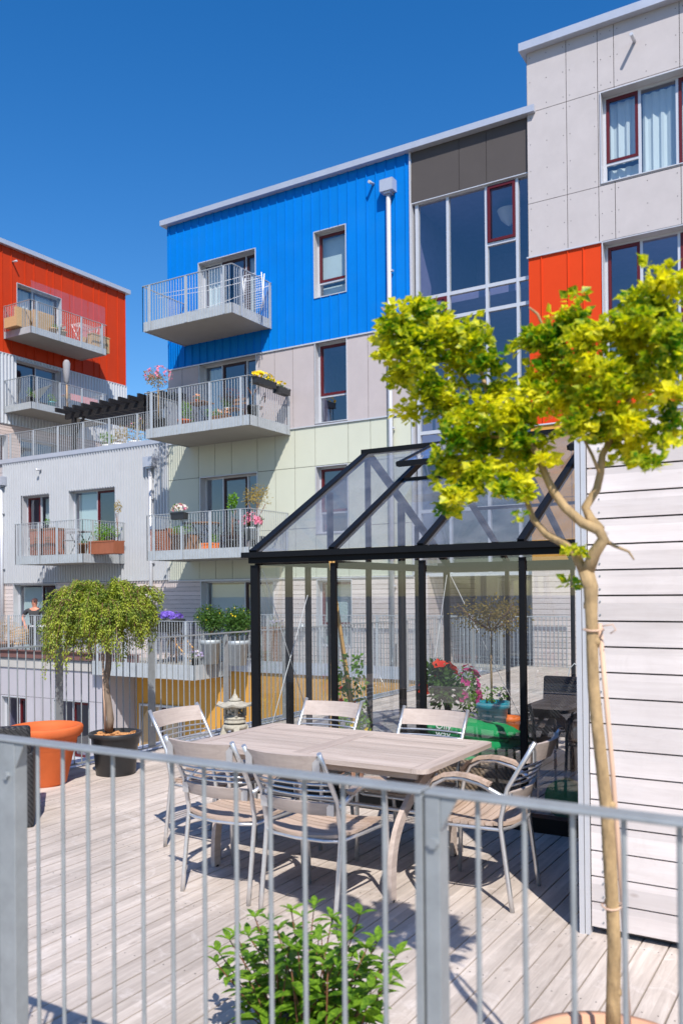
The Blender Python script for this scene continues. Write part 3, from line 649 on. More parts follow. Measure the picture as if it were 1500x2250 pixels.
# ------------------------------------------------------------------ light grey block on the right
B3 = thing('corner_building', 'tall light grey panelled block at the right with an orange red band', 'building', (-2, DR, -3.5))
XA = at(1157.5, 300, Y=DR).x; ZP3 = at(1148, 113, Y=DR-.12).z
uxr = lambda x, y=300: at(x, y, Y=DR).x
zr = lambda x, y: at(x, y, Y=DR).z
wn1 = (uxr(1318, 300), 3.6, zr(1320, 405), (zr(1318, 202)+zr(1500, 150))/2)
wn2 = (uxr(1322, 600), 3.6, 5.6, zr(1322, 532))
z1, z2, zo = zr(1157, 250), zr(1160, 449), zr(1160, 566)
ZOB = 5.20
usr = [XA, uxr(1244), uxr(1313), uxr(1349), uxr(1494), 1.5, 3.6, 6.6]
panelwall('grey_cladding', M['light_panel'], B3, 'Y', DR, usr, [zo, z2, z1, ZP3+.02], [wn1, (wn2[0], wn2[1], wn2[2], wn2[3])])
pts = []
for a, b in zip(usr, usr[1:]):
    for q, r in ((zo, z2), (z2, z1), (z1, ZP3)):
        n = max(2, int((r-q)/.52))
        for i in range(n+1):
            zc = q+.12+(r-q-.24)*i/n
            for uu in ([a+.07, b-.07] + ([(a+b)/2] if b-a > .8 else [])):
                if not (wn1[0]-.02 < uu < wn1[1] and wn1[2]-.02 < zc < wn1[3]+.02) and not (uu > wn2[0]-.02 and zc < wn2[3]+.02): pts.append((uu, zc))
screws(B3, pts, 'Y', DR, .005, .007)
us = [XA, uxr(1190, 700), uxr(1248, 700), uxr(1282, 700), wn2[0]]
profwall('orange_cladding', M['orange'], B3, 'Y', DR, XA, 6.6, ZOB, zo-.03, [wn2], seam_pts(us[1:-1], .022, .012))
mb = MB(); mb.box(XA-.03, wn2[0], DR-.04, DR+.01, zo-.03, zo); mb.box(XA-.02, 6.6, DR-.03, DR+.01, ZOB-.03, ZOB); mb.build('joint_flashings', M['alu'], B3)
panelwall('ochre_cladding', M['ochre'], B3, 'Y', DR, [XA, -5.2, -4.3, -3.4, -2, -.5, 1, 6.6], [Z_GW+.1, 3.6, ZOB-.03], [])
mb = MB(); mb.box(XA, 6.6, DR, DR+.05, -.14, Z_GW+.1); mb.build('wood_cladding', M['farwood'], B3)
mb = MB(); mb.box(XA-.12, 6.6, DR-.17, DR+.3, ZP3, ZP3+.17); mb.box(XA-.12, XA+.2, DR+.3, DR+9, ZP3, ZP3+.17); mb.build('parapet_flashing', M['flash'], B3)
mb = MB(); mb.add([(XA, DR, -3.5), (XA, DR+9, -3.5), (XA, DR+9, ZP3), (XA, DR, ZP3)], [(0, 1, 2, 3)]); mb.add([(XA, DR+9, -3.5), (6.6, DR+9, -3.5), (6.6, DR+9, ZP3), (XA, DR+9, ZP3)], [(0, 1, 2, 3)])
mb.box(XA, 6.6, DR+.4, DR+9, ZP3-.4, ZP3-.1); mb.build('end_wall', M['light_panel'], B3)
W1 = wn1[1]-wn1[0]; f = lambda x, y=300: (at(x, y, Y=DR+.2).x-wn1[0]-.07)/(W1-.14)
fa, fb, fc = f(1404), f(1487), f(1487)+.13
window(B3, 'Y', DR, *wn1, [(0, fa, 0, .22, 'Fc'), (0, fa, .22, 1, 'Rc'), (fa, fb, 0, 1, 'Fc'), (fb, fc, 0, 1, 'Rc'), (fc, .6, 0, 1, 'Fc'), (.6, .8, 0, 1, 'R'), (.8, 1, 0, 1, 'F')], rec=.2, fw=.055)
window(B3, 'Y', DR, *wn2, [(0, fa, 0, .38, 'Fb'), (0, fa, .38, 1, 'R'), (fa, fb, 0, 1, 'F'), (fb, fc, 0, 1, 'R'), (fc, .6, 0, 1, 'F'), (.6, .8, 0, 1, 'R'), (.8, 1, 0, 1, 'F')], rec=.2, fw=.055)
mb = MB(); p = at(1393, 92, Y=DR); mb.tube([p, p+V((0, -.3, .0))], .035, 12); mb.build('overflow_pipe', M['alu'], B3)

# ------------------------------------------------------------------ red block far left
B4 = thing('red_apartment_building', 'far apartment block at the left with a red top storey over corrugated metal', 'building', (XR, 22, 6))
YE = 26.92; ZT = 14.69; ZR = 10.67; ZC = at(115, 950, X=XR).z; YS = 12
hr1 = (at(37, 650, X=XR).y, at(135, 670, X=XR).y, 11.42, (at(37, 621, X=XR).z+at(135, 656, X=XR).z)/2)
hr2 = (at(35, 800, X=XR).y, at(133, 810, X=XR).y, 8.68, ZR-.12)
hr3 = (at(45, 980, X=XR).y, at(130, 980, X=XR).y, 5.98, 7.6)
hr4 = (17.6, at(16, 980, X=XR).y, 5.98, 7.6)
us = []; u = YE-.05; k = 0
while u > YS: us.append(u); u -= (.42, .62, .42, .30, .62)[k % 5]; k += 1
profwall('red_cladding', M['red'], B4, 'X', XR, YS, YE, ZR, ZT+.05, [hr1], seam_pts(sorted(us), .03, .014))
profwall('corrugated_cladding', M['corr'], B4, 'X', XR, YS, YE, ZC, ZR-.02, [hr2], corr_pts(YS, YE, .15, .05))
mb = MB()
for s in subtract((YS, YE, 5.9, ZC-.02), [hr3, hr4]): mb.add([(XR, s[0], s[2]), (XR, s[1], s[2]), (XR, s[1], s[3]), (XR, s[0], s[3])], [(0, 1, 2, 3)])
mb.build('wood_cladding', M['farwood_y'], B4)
mb = MB(); mb.box(XR-.3, XR+.17, YS, YE+.15, ZT, ZT+.17); mb.box(XR-12, XR-.3, YE-.2, YE+.15, ZT, ZT+.17); mb.build('parapet_flashing', M['flash'], B4)
mb = MB(); mb.box(XR, XR+.035, YS, YE, ZR-.02, ZR+.01); mb.box(XR, XR+.035, YS, YE, ZC-.02, ZC+.01); mb.build('joint_flashings', M['alu'], B4)
mb = MB(); mb.add([(XR, YE, -3.5), (XR-12, YE, -3.5), (XR-12, YE, ZT), (XR, YE, ZT)], [(0, 1, 2, 3)]); mb.add([(XR, YS, -3.5), (XR-12, YS, -3.5), (XR-12, YS, ZT), (XR, YS, ZT)], [(0, 1, 2, 3)])
mb.box(XR-12, XR-.3, YS, YE, ZT-.3, ZT-.1); mb.build('end_wall', M['light_panel'], B4)
window(B4, 'X', XR, *hr1, [(0, .42, 0, 1, 'Fc'), (.42, 1, 0, 1, 'Bc')], rec=.2, name='balcony_door')
window(B4, 'X', XR, *hr2, [(0, .5, 0, 1, 'B'), (.5, 1, 0, 1, 'F')], rec=.2, name='balcony_door')
window(B4, 'X', XR, *hr3, [(0, .5, 0, 1, 'F'), (.5, 1, 0, 1, 'F')], rec=.2, name='terrace_door')
window(B4, 'X', XR, *hr4, [(0, .5, 0, 1, 'F'), (.5, 1, 0, 1, 'B')], rec=.2, name='terrace_door')
yb0, yb1 = 20.72, 24.37
s1 = balcony(B4, 'X', XR, yb0, yb1, 1.52, 11.195, 12.39, nposts=4)
s2 = balcony(B4, 'X', XR, yb0, yb1, 1.52, 8.43, 9.62, nposts=4)
mb = MB()
for q in range(4): mb.add([(XR+1.5, yb0+.9*q+.03, 12.42), (XR+1.5, yb0+.9*q+.9, 12.42), (XR+1.5, yb0+.9*q+.9, 13.1), (XR+1.5, yb0+.9*q+.03, 13.1)], [(0, 1, 2, 3)])
mb.build('wind_screen', M['screen'], s1)
mb = MB(); p = at(28, 576, X=XR); mb.tube([p, p+V((.25, 0, 0))], .035, 10); mb.build('overflow_pipe', M['alu'], B4)
# ------------------------------------------------------------------ deck railing, ledge, foreground railing
g = thing('deck_railing', 'long galvanised railing along the deck edge, behind the pots and stone lantern', 'railing', (-6.3, 8, 0))
YD = [5.37, 6.56, 7.78, 8.95, 10.1, 11.2, 12.4, 13.6, 15.15, 16.6]
railing(g, [(-6.3, 3.4), (-6.3, 16.7)], .03, 1.165, [(-6.3, y, 'Y') for y in [4.2]+YD], 'galv', rw=.05, rh=.014, pw=.085, bar=.012, round_=True, bottom=True)
for y in YD[:6]: mb = MB(); mb.add([(-6.292, y+.04, 1.15), (-6.292, y-.04, 1.15), (-6.292, y-.04, 1.0), (-6.24, y-.04, 1.15)], [(0, 1, 2), (1, 3, 2)]); mb.build('bracket', M['galv'], g)
mb = MB(); mb.box(-7.12, -6.62, 5.2, 17.6, -.19, -.12); tag(mb.build('roof_ledge', M['flash'], loc=(-6.9, 10, -.19)), kind='structure')
YF = 1.475; ZF = 1.247
g = thing('foreground_railing', 'nearest galvanised railing crossing the whole picture in front of the dining table', 'railing', (-.9, YF, 0))
fx = lambda px: at(px, 1900, Y=YF).x
mb = MB(); xs = [fx(932), fx(944)]
bars = [fx(v) for v in (85, 140, 195, 250, 315, 380, 450, 520, 595, 670, 755, 845, 1050, 1152, 1258, 1370, 1493)]
mb = MB()
for x in bars+[bars[-1]+.09*k for k in range(1, 12)]+[fx(0)-.07-.09*k for k in range(8)]: mb.tube([(x, YF, .04), (x, YF, ZF-.004)], .0052, 10, cap=False)
mb.build('balusters', M['galv'], g)
for a, b in ((-2.6, fx(936)), (fx(944), 1.2)):
    mb = MB(); mb.box(a, b, YF-.024, YF+.024, ZF-.009, ZF+.0); mb.build('top_rail', M['galv'], g, bevel=.003)
mb = MB(); mb.box(-2.6, 1.2, YF-.015, YF+.015, .03, .04); mb.build('bottom_rail', M['galv'], g)
def fpost(x0, x1, gus):
    mb = MB(); mb.box(x0, x1, YF-.02, YF+.02, 0, ZF-.01)
    if gus:
        mb.add([(x1, YF-.018, ZF-.01), (x1+.035, YF-.018, ZF-.01), (x1, YF-.018, ZF-.075), (x1, YF-.01, ZF-.01), (x1+.035, YF-.01, ZF-.01), (x1, YF-.01, ZF-.075)], [(0, 1, 2), (3, 4, 5), (0, 1, 4, 3), (1, 2, 5, 4), (0, 2, 5, 3)])
    p = mb.build('post', M['galv'], g, bevel=.002)
    if gus:
        mb = MB(); c = V(((x0+x1)/2+.004, YF-.02, ZF-.095)); mb.tube([c, c+V((0, -.009, 0))], .011, 6, smooth=False); mb.build('bolt', M['galv'], p)
fpost(fx(921), fx(938), False); fpost(fx(943), fx(976), True); fpost(fx(-12), fx(10), False); fpost(fx(13), fx(48), True)

# ------------------------------------------------------------------ white board wall on the right
g = thing('timber_shed', 'white timber shed of wide horizontal boards with a metal corner strip', 'shed', (0, 4.8, 0))
mb = MB(); rnd = random.Random(5); z = .035; yw = 4.06
while z < 2.42:
    mb.box(-1.105, 4.2, yw+rnd.uniform(-.002, .002), yw+.022, z+.004, min(2.43, z+.116)); z += .12
mb.build('board_wall', M['whitewood'], g)
mb = MB(); mb.box(-1.09, 4.2, yw+.03, 9.3, .02, 2.41); mb.build('shed_body', M['joint'], g)
mb = MB(); mb.box(-1.13, 4.2, yw-.015, 9.35, 2.43, 2.455); mb.build('roof_flashing', M['flash'], g)
mb = MB(); mb.box(-1.158, -1.135, yw-.02, yw+.05, 0, 2.43); mb.box(-1.132, -1.11, yw-.012, yw+.05, .0, 2.43); mb.build('corner_strip', M['alu'], g)
pts = []; z = .035
while z < 2.35: pts += [(-1.07, z+.03), (-1.07, z+.092), (-.48, z+.03), (-.48, z+.092)]; z += .12
mb = MB()
for u, zc in pts[:]:
    if u > -1: continue
    mb.tube([(u+.02, yw-.004, zc), (u+.02, yw+.004, zc)], .0042, 8)
mb.build('screws', M['galv'], g)

# ------------------------------------------------------------------ greenhouse
GX0, GX1, GY0, GY1, ZE, ZRG = -4.24, -1.22, 5.62, 9.40, 1.95, 3.02
YM = (GY0+GY1)/2
G = thing('greenhouse', 'black framed glass greenhouse with a pitched roof standing on the deck behind the dining table', 'greenhouse', (GX0, GY0, 0))
pxs = [GX0+i*(GX1-GX0)/4 for i in range(5)]
mb = MB(); t = .021
for i, x in enumerate(pxs):
    ww = .037 if i in (0, 4) else t
    mb.box(x-ww, x+ww, GY0-.015, GY0+.02, .1, ZE-.1); mb.box(x-ww, x+ww, GY1-.02, GY1+.015, .1, ZE-.1)
for y, ww in ((6.1, .035), (6.4, .025), (6.78, .03), (7.5, .03), (8.2, .03), (8.27, .015), (8.6, .025)):
    zt = ZE+(ZRG-ZE)*(1-abs(y-YM)/(YM-GY0))-.05 if y > 6.7 else ZE-.05
    mb.box(GX0-.015, GX0+.02, y-ww, y+ww, .1, zt)
for y in (6.4, 7.5, 8.6): mb.box(GX1-.02, GX1+.02, y-.03, y+.03, .1, ZE+.3)
mb.build('posts', M['black'], G)
mb = MB(); mb.box(GX0-.045, GX1+.045, GY0-.04, GY0+.06, 0, .1); mb.box(GX0-.045, GX1+.045, GY1-.06, GY1+.04, 0, .1)
mb.box(GX0-.045, GX0+.045, GY0+.06, GY1-.06, 0, .1); mb.box(GX1-.045, GX1+.045, GY0+.06, GY1-.06, 0, .1); mb.build('base_frame', M['black'], G)
mb = MB()
mb.box(GX0-.045, GX1+.045, GY0-.03, GY0+.03, ZE-.085, ZE-.04); mb.box(GX0-.09, GX1+.06, GY0-.07, GY0+.045, ZE-.04, ZE+.004)
mb.box(GX0-.045, GX1+.045, GY1-.05, GY1+.03, ZE-.1, ZE-.045); mb.box(GX0-.1, GX1+.06, GY1-.045, GY1+.1, ZE-.045, ZE+.012)
mb.box(GX0-.04, GX0+.04, GY0+.05, GY1-.05, ZE-.1, ZE-.03); mb.box(GX1-.04, GX1+.04, GY0+.05, GY1-.05, ZE-.1, ZE-.03)
mb.build('eaves_gutter', M['black'], G)
mb = MB()
for i, x in enumerate(pxs):
    ww = .07 if i in (0, 4) else .05
    mb.beam((x, GY0-.02, ZE+.0), (x, YM, ZRG), ww, .05); mb.beam((x, GY1+.02, ZE+.0), (x, YM, ZRG), ww, .05)
mb.box(GX0-.05, GX1+.05, YM-.05, YM+.05, ZRG-.01, ZRG+.035)
for i in (0, 1, 2, 3):
    yq = GY0+(YM-GY0)*.62; zq = ZE+(ZRG-ZE)*.62
    if i in (1, 3): mb.box(pxs[i]+.03, pxs[i+1]-.03, yq-.02, yq+.02, zq-.01, zq+.02)
    if i in (1, 2): mb.box(pxs[i]+.03, pxs[i+1]-.03, GY1-(YM-GY0)*.5-.02, GY1-(YM-GY0)*.5+.02, ZE+(ZRG-ZE)*.5-.01, ZE+(ZRG-ZE)*.5+.02)
mb.build('rafters', M['black'], G)
def quad(pts, name, m, par): mb = MB(); mb.add(pts, [tuple(range(len(pts)))]); return mb.build(name, m, par)
for i in range(4):
    a, b = pxs[i]+.03, pxs[i+1]-.03
    quad([(a, GY0+.01, .1), (b, GY0+.01, .1), (b, GY0+.01, ZE-.1), (a, GY0+.01, ZE-.1)], 'glass_pane', M['ghglass'], G)
    quad([(a, GY1-.01, .1), (b, GY1-.01, .1), (b, GY1-.01, ZE-.1), (a, GY1-.01, ZE-.1)], 'glass_pane', M['ghglass'], G)
    fr = .60 if i in (1, 3) else .985
    quad([(a, GY0, ZE+.012), (b, GY0, ZE+.012), (b, GY0+(YM-GY0)*fr, ZE+.012+(ZRG-ZE)*fr), (a, GY0+(YM-GY0)*fr, ZE+.012+(ZRG-ZE)*fr)], 'roof_pane', M['roofglass'], G)
    quad([(a, GY1, ZE+.012), (b, GY1, ZE+.012), (b, YM+.05, ZRG-.01), (a, YM+.05, ZRG-.01)], 'roof_pane', M['roofglass'], G)
    if i in (1, 3):   # roof vent propped open
        ang = math.radians(20); L = (YM-GY0)*.405/math.cos(math.atan2(ZRG-ZE, YM-GY0)); h = V((0, YM-.03, ZRG+.02)); d = V((0, -math.cos(ang), -math.sin(ang)))
        e = h+d*L; mb = MB()
        for s0, s1 in ((a-.02, a+.02), (b-.02, b+.02)): mb.beam(((s0+s1)/2, h.y, h.z) , ((s0+s1)/2, e.y, e.z), .04, .035)
        mb.beam((a, e.y, e.z), (b, e.y, e.z), .05, .045); mb.beam((a, h.y, h.z), (b, h.y, h.z), .04, .03)
        vt = mb.build('roof_vent', M['black'], G)
        quad([(a+.02, h.y, h.z+.01), (b-.02, h.y, h.z+.01), (b-.02, e.y, e.z+.01), (a+.02, e.y, e.z+.01)], 'vent_pane', M['roofglass'], vt)
ys = [GY0+.05, 6.4, 7.5, 8.25, GY1-.05]
for a, b in zip(ys, ys[1:]):
    hz = lambda y: ZE-.03+(ZRG-ZE)*(1-abs(y-YM)/(YM-GY0))
    quad([(GX0, a, .1), (GX0, b, .1), (GX0, b, ZE-.1), (GX0, a, ZE-.1)], 'glass_pane', M['ghglass'], G)
    quad([(GX0, a, ZE-.03), (GX0, b, ZE-.03), (GX0, b, hz(b)), (GX0, a, hz(a))], 'gable_pane', M['roofglass'], G)
    quad([(GX1, a, .1), (GX1, b, .1), (GX1, b, ZE-.1), (GX1, a, ZE-.1)], 'glass_pane', M['ghglass'], G)
mb = MB()
for a, b in (((GX0+.03, GY0+.06, 1.82), at(668, 1545, X=GX0+.03)), ((GX0+.03, GY1-.06, 1.82), (GX0+.03, 8.7, .1)), ((GX0+.06, GY1-.03, 1.82), (GX0+.95, GY1-.03, .1)), ((GX1-.06, GY1-.03, 1.82), (GX1-.9, GY1-.03, .1)), ((GX0+.03, GY0+.06, .3), (GX0+.03, 6.35, 1.6))):
    mb.tube([a, b], .0035, 6)
mb.build('bracing_wires', M['white_paint'], G)
mb = MB(); p = at(868, 1440, X=GX0-.04); mb.tube([p+V((0, 0, -.09)), p+V((-.04, 0, -.07)), p+V((-.04, 0, .07)), p+V((0, 0, .09))], .008, 8); mb.box(GX0-.045, GX0-.03, p.y-.015, p.y+.015, p.z-.12, p.z+.12)
mb.build('door_handle', M['tubing'], G)

# ------------------------------------------------------------------ dining table and chairs
TX0, TX1, TY0, TY1, TZ = -3.52, -1.90, 3.935, 4.875, .715
T = thing('dining_table', 'weathered grey teak outdoor dining table with crossed curved legs', 'table', ((TX0+TX1)/2, (TY0+TY1)/2, 0))
mb = MB(); th = .026
fr = .085; r = .05
def rounded(x0, x1, y0, y1, r, n=5):
    out = []
    for cx, cy, a0 in ((x1-r, y0+r, -90), (x1-r, y1-r, 0), (x0+r, y1-r, 90), (x0+r, y0+r, 180)):
        for k in range(n+1): a = math.radians(a0+90*k/n); out.append((cx+r*math.cos(a), cy+r*math.sin(a)))
    return out
# end boards with rounded corners, long edge boards and slats between
mid = (TX0+TX1)/2-.02
for s in (0, 1):
    x0, x1 = (TX0, TX0+fr) if s == 0 else (TX1-fr, TX1)
    P = [p for p in rounded(TX0, TX1, TY0, TY1, r) if (p[0] <= TX0+fr if s == 0 else p[0] >= TX1-fr)]
    if s: P = P + [(x0, TY1), (x0, TY0)]
    else: P = P + [(x1, TY0), (x1, TY1)]
    mbx = MB(); n = len(P); mbx.add([(x, y, TZ) for x, y in P]+[(x, y, TZ-th) for x, y in P], [tuple(range(n)), tuple(range(2*n-1, n-1, -1))]+[(i, (i+1) % n, n+(i+1) % n, n+i) for i in range(n)])
    mbx.build('end_board', M['teak_y'], T)
mbx = MB(); mbx.box(mid-.05, mid+.05, TY0+fr+.003, TY1-fr-.003, TZ-th, TZ); mbx.build('cross_board', M['teak_y'], T)
mb = MB()
mb.box(TX0+fr+.002, TX1-fr-.002, TY0, TY0+fr, TZ-th, TZ); mb.box(TX0+fr+.002, TX1-fr-.002, TY1-fr, TY1, TZ-th, TZ)
n = 13; w_ = (TY1-TY0-2*fr)/n
for i in range(n):
    y = TY0+fr+i*w_
    mb.box(TX0+fr+.003, mid-.052, y+.002, y+w_-.002, TZ-th, TZ-.001); mb.box(mid+.052, TX1-fr-.003, y+.002, y+w_-.002, TZ-th, TZ-.001)
mb.build('tabletop', M['teak'], T)
mb = MB(); mb.box(TX0+.12, TX1-.12, TY0+.13, TY0+.155, TZ-th-.06, TZ-th); mb.box(TX0+.12, TX1-.12, TY1-.155, TY1-.13, TZ-th-.06, TZ-th); mb.build('apron', M['teak'], T)
def legcurve(x, y0, y1, mb):
    """flat bowed leg from the floor at y0, sweeping up to the apron at y1"""
    n = 14; hw = .028; t = .014; vs = []
    for i in range(n+1):
        s = i/n; y = y0+(y1-y0)*s**3.6; z = (TZ-th-.003)*s
        ty, tz = (y1-y0)*3.6*max(s, .02)**2.6, (TZ-th); L = math.hypot(ty, tz); ny, nz = tz/L, -ty/L
        for q in (-1, 1):
            vs += [(x-t, y+q*ny*hw, max(.004, z+q*nz*hw)), (x+t, y+q*ny*hw, max(.004, z+q*nz*hw))]
    fs = []
    for i in range(n):
        a = i*4; b = a+4; fs += [(a, b, b+1, a+1), (a+2, a+3, b+3, b+2), (a, a+2, b+2, b), (a+1, b+1, b+3, a+3)]
    fs += [(0, 1, 3, 2), (n*4, n*4+2, n*4+3, n*4+1)]
    mb.add(vs, fs)
for x, s in ((TX1-.24, 1), (TX0+.24, -1)):
    for y0, y1, dx in ((TY0+.03, TY1-.16, .02), (TY1-.03, TY0+.16, -.02)):
        mb = MB(); legcurve(x+dx*s, y0, y1, mb); lg = mb.build('leg', M['teak_y'], T)
        mb = MB(); mb.tube([(x+dx*s, y0, 0), (x+dx*s, y0, .012)], .018, 10); mb.build('foot', M['black_plastic'], lg)
mb = MB(); mb.tube([(TX0+.24, 4.405, .36), (TX1-.24, 4.405, .36)], .013, 8); mb.build('stretcher', M['tubing'], T)

def make_chair(label, first=True):
    c = thing('garden_armchair', label, 'chair', (0, 0, 0), 0, 'teak and aluminium armchairs round the dining table'); OFF[c.name] = V((0, 0, 0))
    yp = lambda z: .06-.04*max(0, (z-.44)/.18) - max(0, z-.62)*.375 if z > .44 else .06*(z/.44)
    for s in (-1, 1):
        mb = MB(); mb.tube([(s*.225, yp(z), z) for z in (0, .1, .22, .34, .42, .46, .52, .62, .74, .865)], .0125, 10); mb.build('leg', M['tubing'], c)
        mb = MB(); mb.tube([(s*.25, .475, 0), (s*.252, .465, .25), (s*.255, .455, .46), (s*.258, .44, .55), (s*.26, .405, .615), (s*.26, .34, .652), (s*.258, .25, .658), (s*.252, .15, .635), (s*.24, .06, .59), (s*.23, .03, .575)], .0125, 10); mb.build('leg', M['tubing'], c)
        mb = MB(); ap = [(.455, .585), (.42, .632), (.36, .664), (.29, .677), (.22, .675), (.15, .66), (.1, .64)]
        for a, b in zip(ap, ap[1:]): mb.beam((s*.259, a[0], a[1]), (s*.257, b[0]-.004, b[1]), .042, .018)
        mb.build('armrest', M['seat'], c)
    def slat(z0, z1, name):
        mb = MB(); n = 10; bow = .045; t = .011
        for i in range(n):
            x0, x1 = -.215+.43*i/n, -.215+.43*(i+1)/n
            vs = []
            for x in (x0, x1):
                for z in (z0, z1):
                    y = yp((z0+z1)/2)-(z-(z0+z1)/2)*.37-bow*(1-(x/.215)**2)
                    vs += [(x, y-t, z), (x, y+t, z)]
            mb.add(vs, [(0, 4, 6, 2), (1, 3, 7, 5), (2, 6, 7, 3), (0, 1, 5, 4)]+([(0, 2, 3, 1)] if i == 0 else [])+([(4, 5, 7, 6)] if i == n-1 else []), False)
        o = mb.build(name, M['chair_back'], c)
        for s in (-1, 1): mb = MB(); mb.obox((s*.2, yp((z0+z1)/2)-.026, (z0+z1)/2), (.02, 0, 0), (0, .003, 0), (0, 0, (z1-z0)*.42)); mb.build('bracket', M['tubing'], o)
    slat(.755, .85, 'backrest'); slat(.535, .60, 'lower_backrest')
    mb = MB()
    for z in (.632, .664, .696, .728): mb.tube([(x, yp(z)-.042*(1-(x/.215)**2), z) for x in (-.22, -.15, -.08, 0, .08, .15, .22)], .006, 8)
    mb.build('back_rods', M['tubing'], c)
    mb = MB(); n = 9; w = .405/n
    for i in range(n):
        y = .055+i*w; zc = .435+.012*((i-4)/4)**2-.006; m_ = 6
        hw = .222
        for j in range(m_):
            x0, x1 = -hw+2*hw*j/m_, -hw+2*hw*(j+1)/m_
            q = lambda x: zc-.016*(1-(x/hw)**2)
            bow = lambda x: (-.04*(1-(x/hw)**2) if i == 0 else -.02*(1-(x/hw)**2) if i == 1 else 0)
            vs = [(x0, y+.002+bow(x0), q(x0)), (x0, y+w-.004+bow(x0)*.5, q(x0)), (x0, y+.002+bow(x0), q(x0)-.016), (x0, y+w-.004+bow(x0)*.5, q(x0)-.016), (x1, y+.002+bow(x1), q(x1)), (x1, y+w-.004+bow(x1)*.5, q(x1)), (x1, y+.002+bow(x1), q(x1)-.016), (x1, y+w-.004+bow(x1)*.5, q(x1)-.016)]
            mb.add(vs, [(0, 1, 5, 4), (2, 6, 7, 3), (0, 4, 6, 2), (1, 3, 7, 5)]+([(0, 2, 3, 1)] if j == 0 else [])+([(4, 5, 7, 6)] if j == m_-1 else []))
    mb.build('seat', M['seat'], c)
    mb = MB(); ring = [(-.225, .06), (-.15, .025), (0, .005), (.15, .025), (.225, .06), (.24, .25), (.25, .44), (.2, .475), (-.2, .475), (-.25, .44), (-.24, .25), (-.225, .06)]
    mb.tube([(x, y, .407) for x, y in ring], .009, 8, cap=False); mb.build('seat_frame', M['tubing'], c)
    return c
def copytree(o, parent=None):
    c = o.copy(); COL.objects.link(c)
    if parent: c.parent = parent
    for ch in o.children: copytree(ch, c)
    return c
C0 = make_chair('teak armchair on the near side of the table, left of the two there')
spots = [(-2.96, 3.545, 0, None), (-2.405, 3.505, -1, 'teak armchair on the near side of the table, right of the two there'),
 (-1.53, 4.36, 91.5, 'teak armchair at the right end of the table, beside the white shed wall'),
 (-3.835, 4.335, -91, 'teak armchair at the left end of the table, in front of the deck railing'),
 (-3.19, 5.01, 181, 'teak armchair on the far side of the table, in front of the bamboo canes'),
 (-2.375, 4.945, 180, 'teak armchair on the far side of the table, in front of the green cushions')]
for i, (x, y, a, lb) in enumerate(spots):
    o = C0 if i == 0 else copytree(C0); o.location = (x, y, 0); o.rotation_euler = (0, 0, math.radians(a))
    if lb: o['label'] = lb

# ------------------------------------------------------------------ pots, lantern, wicker furniture on the deck
def pot(par, c, prof, m, soil=None, seg=40):
    mb = MB(); mb.lathe(c, prof, seg); mb.disc(V(c)+V((0, 0, prof[0][1])), prof[0][0], seg); o = mb.build('pot', m, par)
    return o
c = V((-6.0, 4.97, 0))
zt = at(93, 1593, Y=4.97).z
P = thing('terracotta_pot', 'large empty orange terracotta pot with a thick rim, behind the black wicker chair', 'pot', c)
pot(P, c, [(.155, 0), (.17, .02), (.235, zt*.6), (.24, zt*.62), (.245, zt*.64), (.262, zt*.8), (.285, zt*.82), (.305, zt*.88), (.31, zt*.97), (.30, zt), (.275, zt), (.255, zt*.9), (.20, zt*.35), (.0, zt*.33)], M['terra'], seg=56)
c = V((-5.79, 5.57, 0)); zt = at(247, 1607, Y=5.57).z
P = thing('weeping_tree', 'weeping conifer with drooping yellow green branches in a black plastic pot', 'tree', c)
pot(P, c, [(.165, 0), (.175, .01), (.2, zt*.7), (.212, zt*.72), (.215, zt*.88), (.235, zt*.9), (.238, zt*.98), (.23, zt), (.215, zt), (.205, zt*.9), (.0, zt*.88)], M['black_plastic'], seg=48)
mb = MB(); rnd = random.Random(2); mb.disc(c+V((0, 0, zt*.9)), .2, 24)
for i in range(70):
    a = rnd.uniform(0, 6.28); r_ = .19*math.sqrt(rnd.random()); p = c+V((r_*math.cos(a), r_*math.sin(a), zt*.9+rnd.uniform(.0, .02))); b = rnd.uniform(0, 6.28)
    mb.obox(p, (.025*math.cos(b), .025*math.sin(b), 0), (-.009*math.sin(b), .009*math.cos(b), .004), (0, 0, .004))
mb.build('bark_chips', M['chips'], P)
tp = [at(x, y, Y=5.57) for x, y in ((240, 1606), (243, 1580), (238, 1540), (232, 1500), (238, 1470), (240, 1440), (232, 1400), (228, 1350))]
mb = MB(); mb.tube(tp, [.036, .034, .03, .029, .029, .028, .028, .024], 12); mb.build('trunk', M['bark'], P)
mb = MB(); mb.tube([at(232, 1604, Y=5.55), at(226, 1440, Y=5.55)], .011, 8); mb.build('stake', M['stake'], P)
top = at(228, 1345, Y=5.57); fol = MB(); br = MB(); rnd = random.Random(11)
boughs = []
for i in range(44):
    a = i*2.399+rnd.uniform(-.2, .2); boughs.append((a, .55*(rnd.uniform(.12, 1)**.42)*(.9+.12*math.sin(2*a+.4)), rnd.uniform(.12, .36), rnd.uniform(.22, .78)))
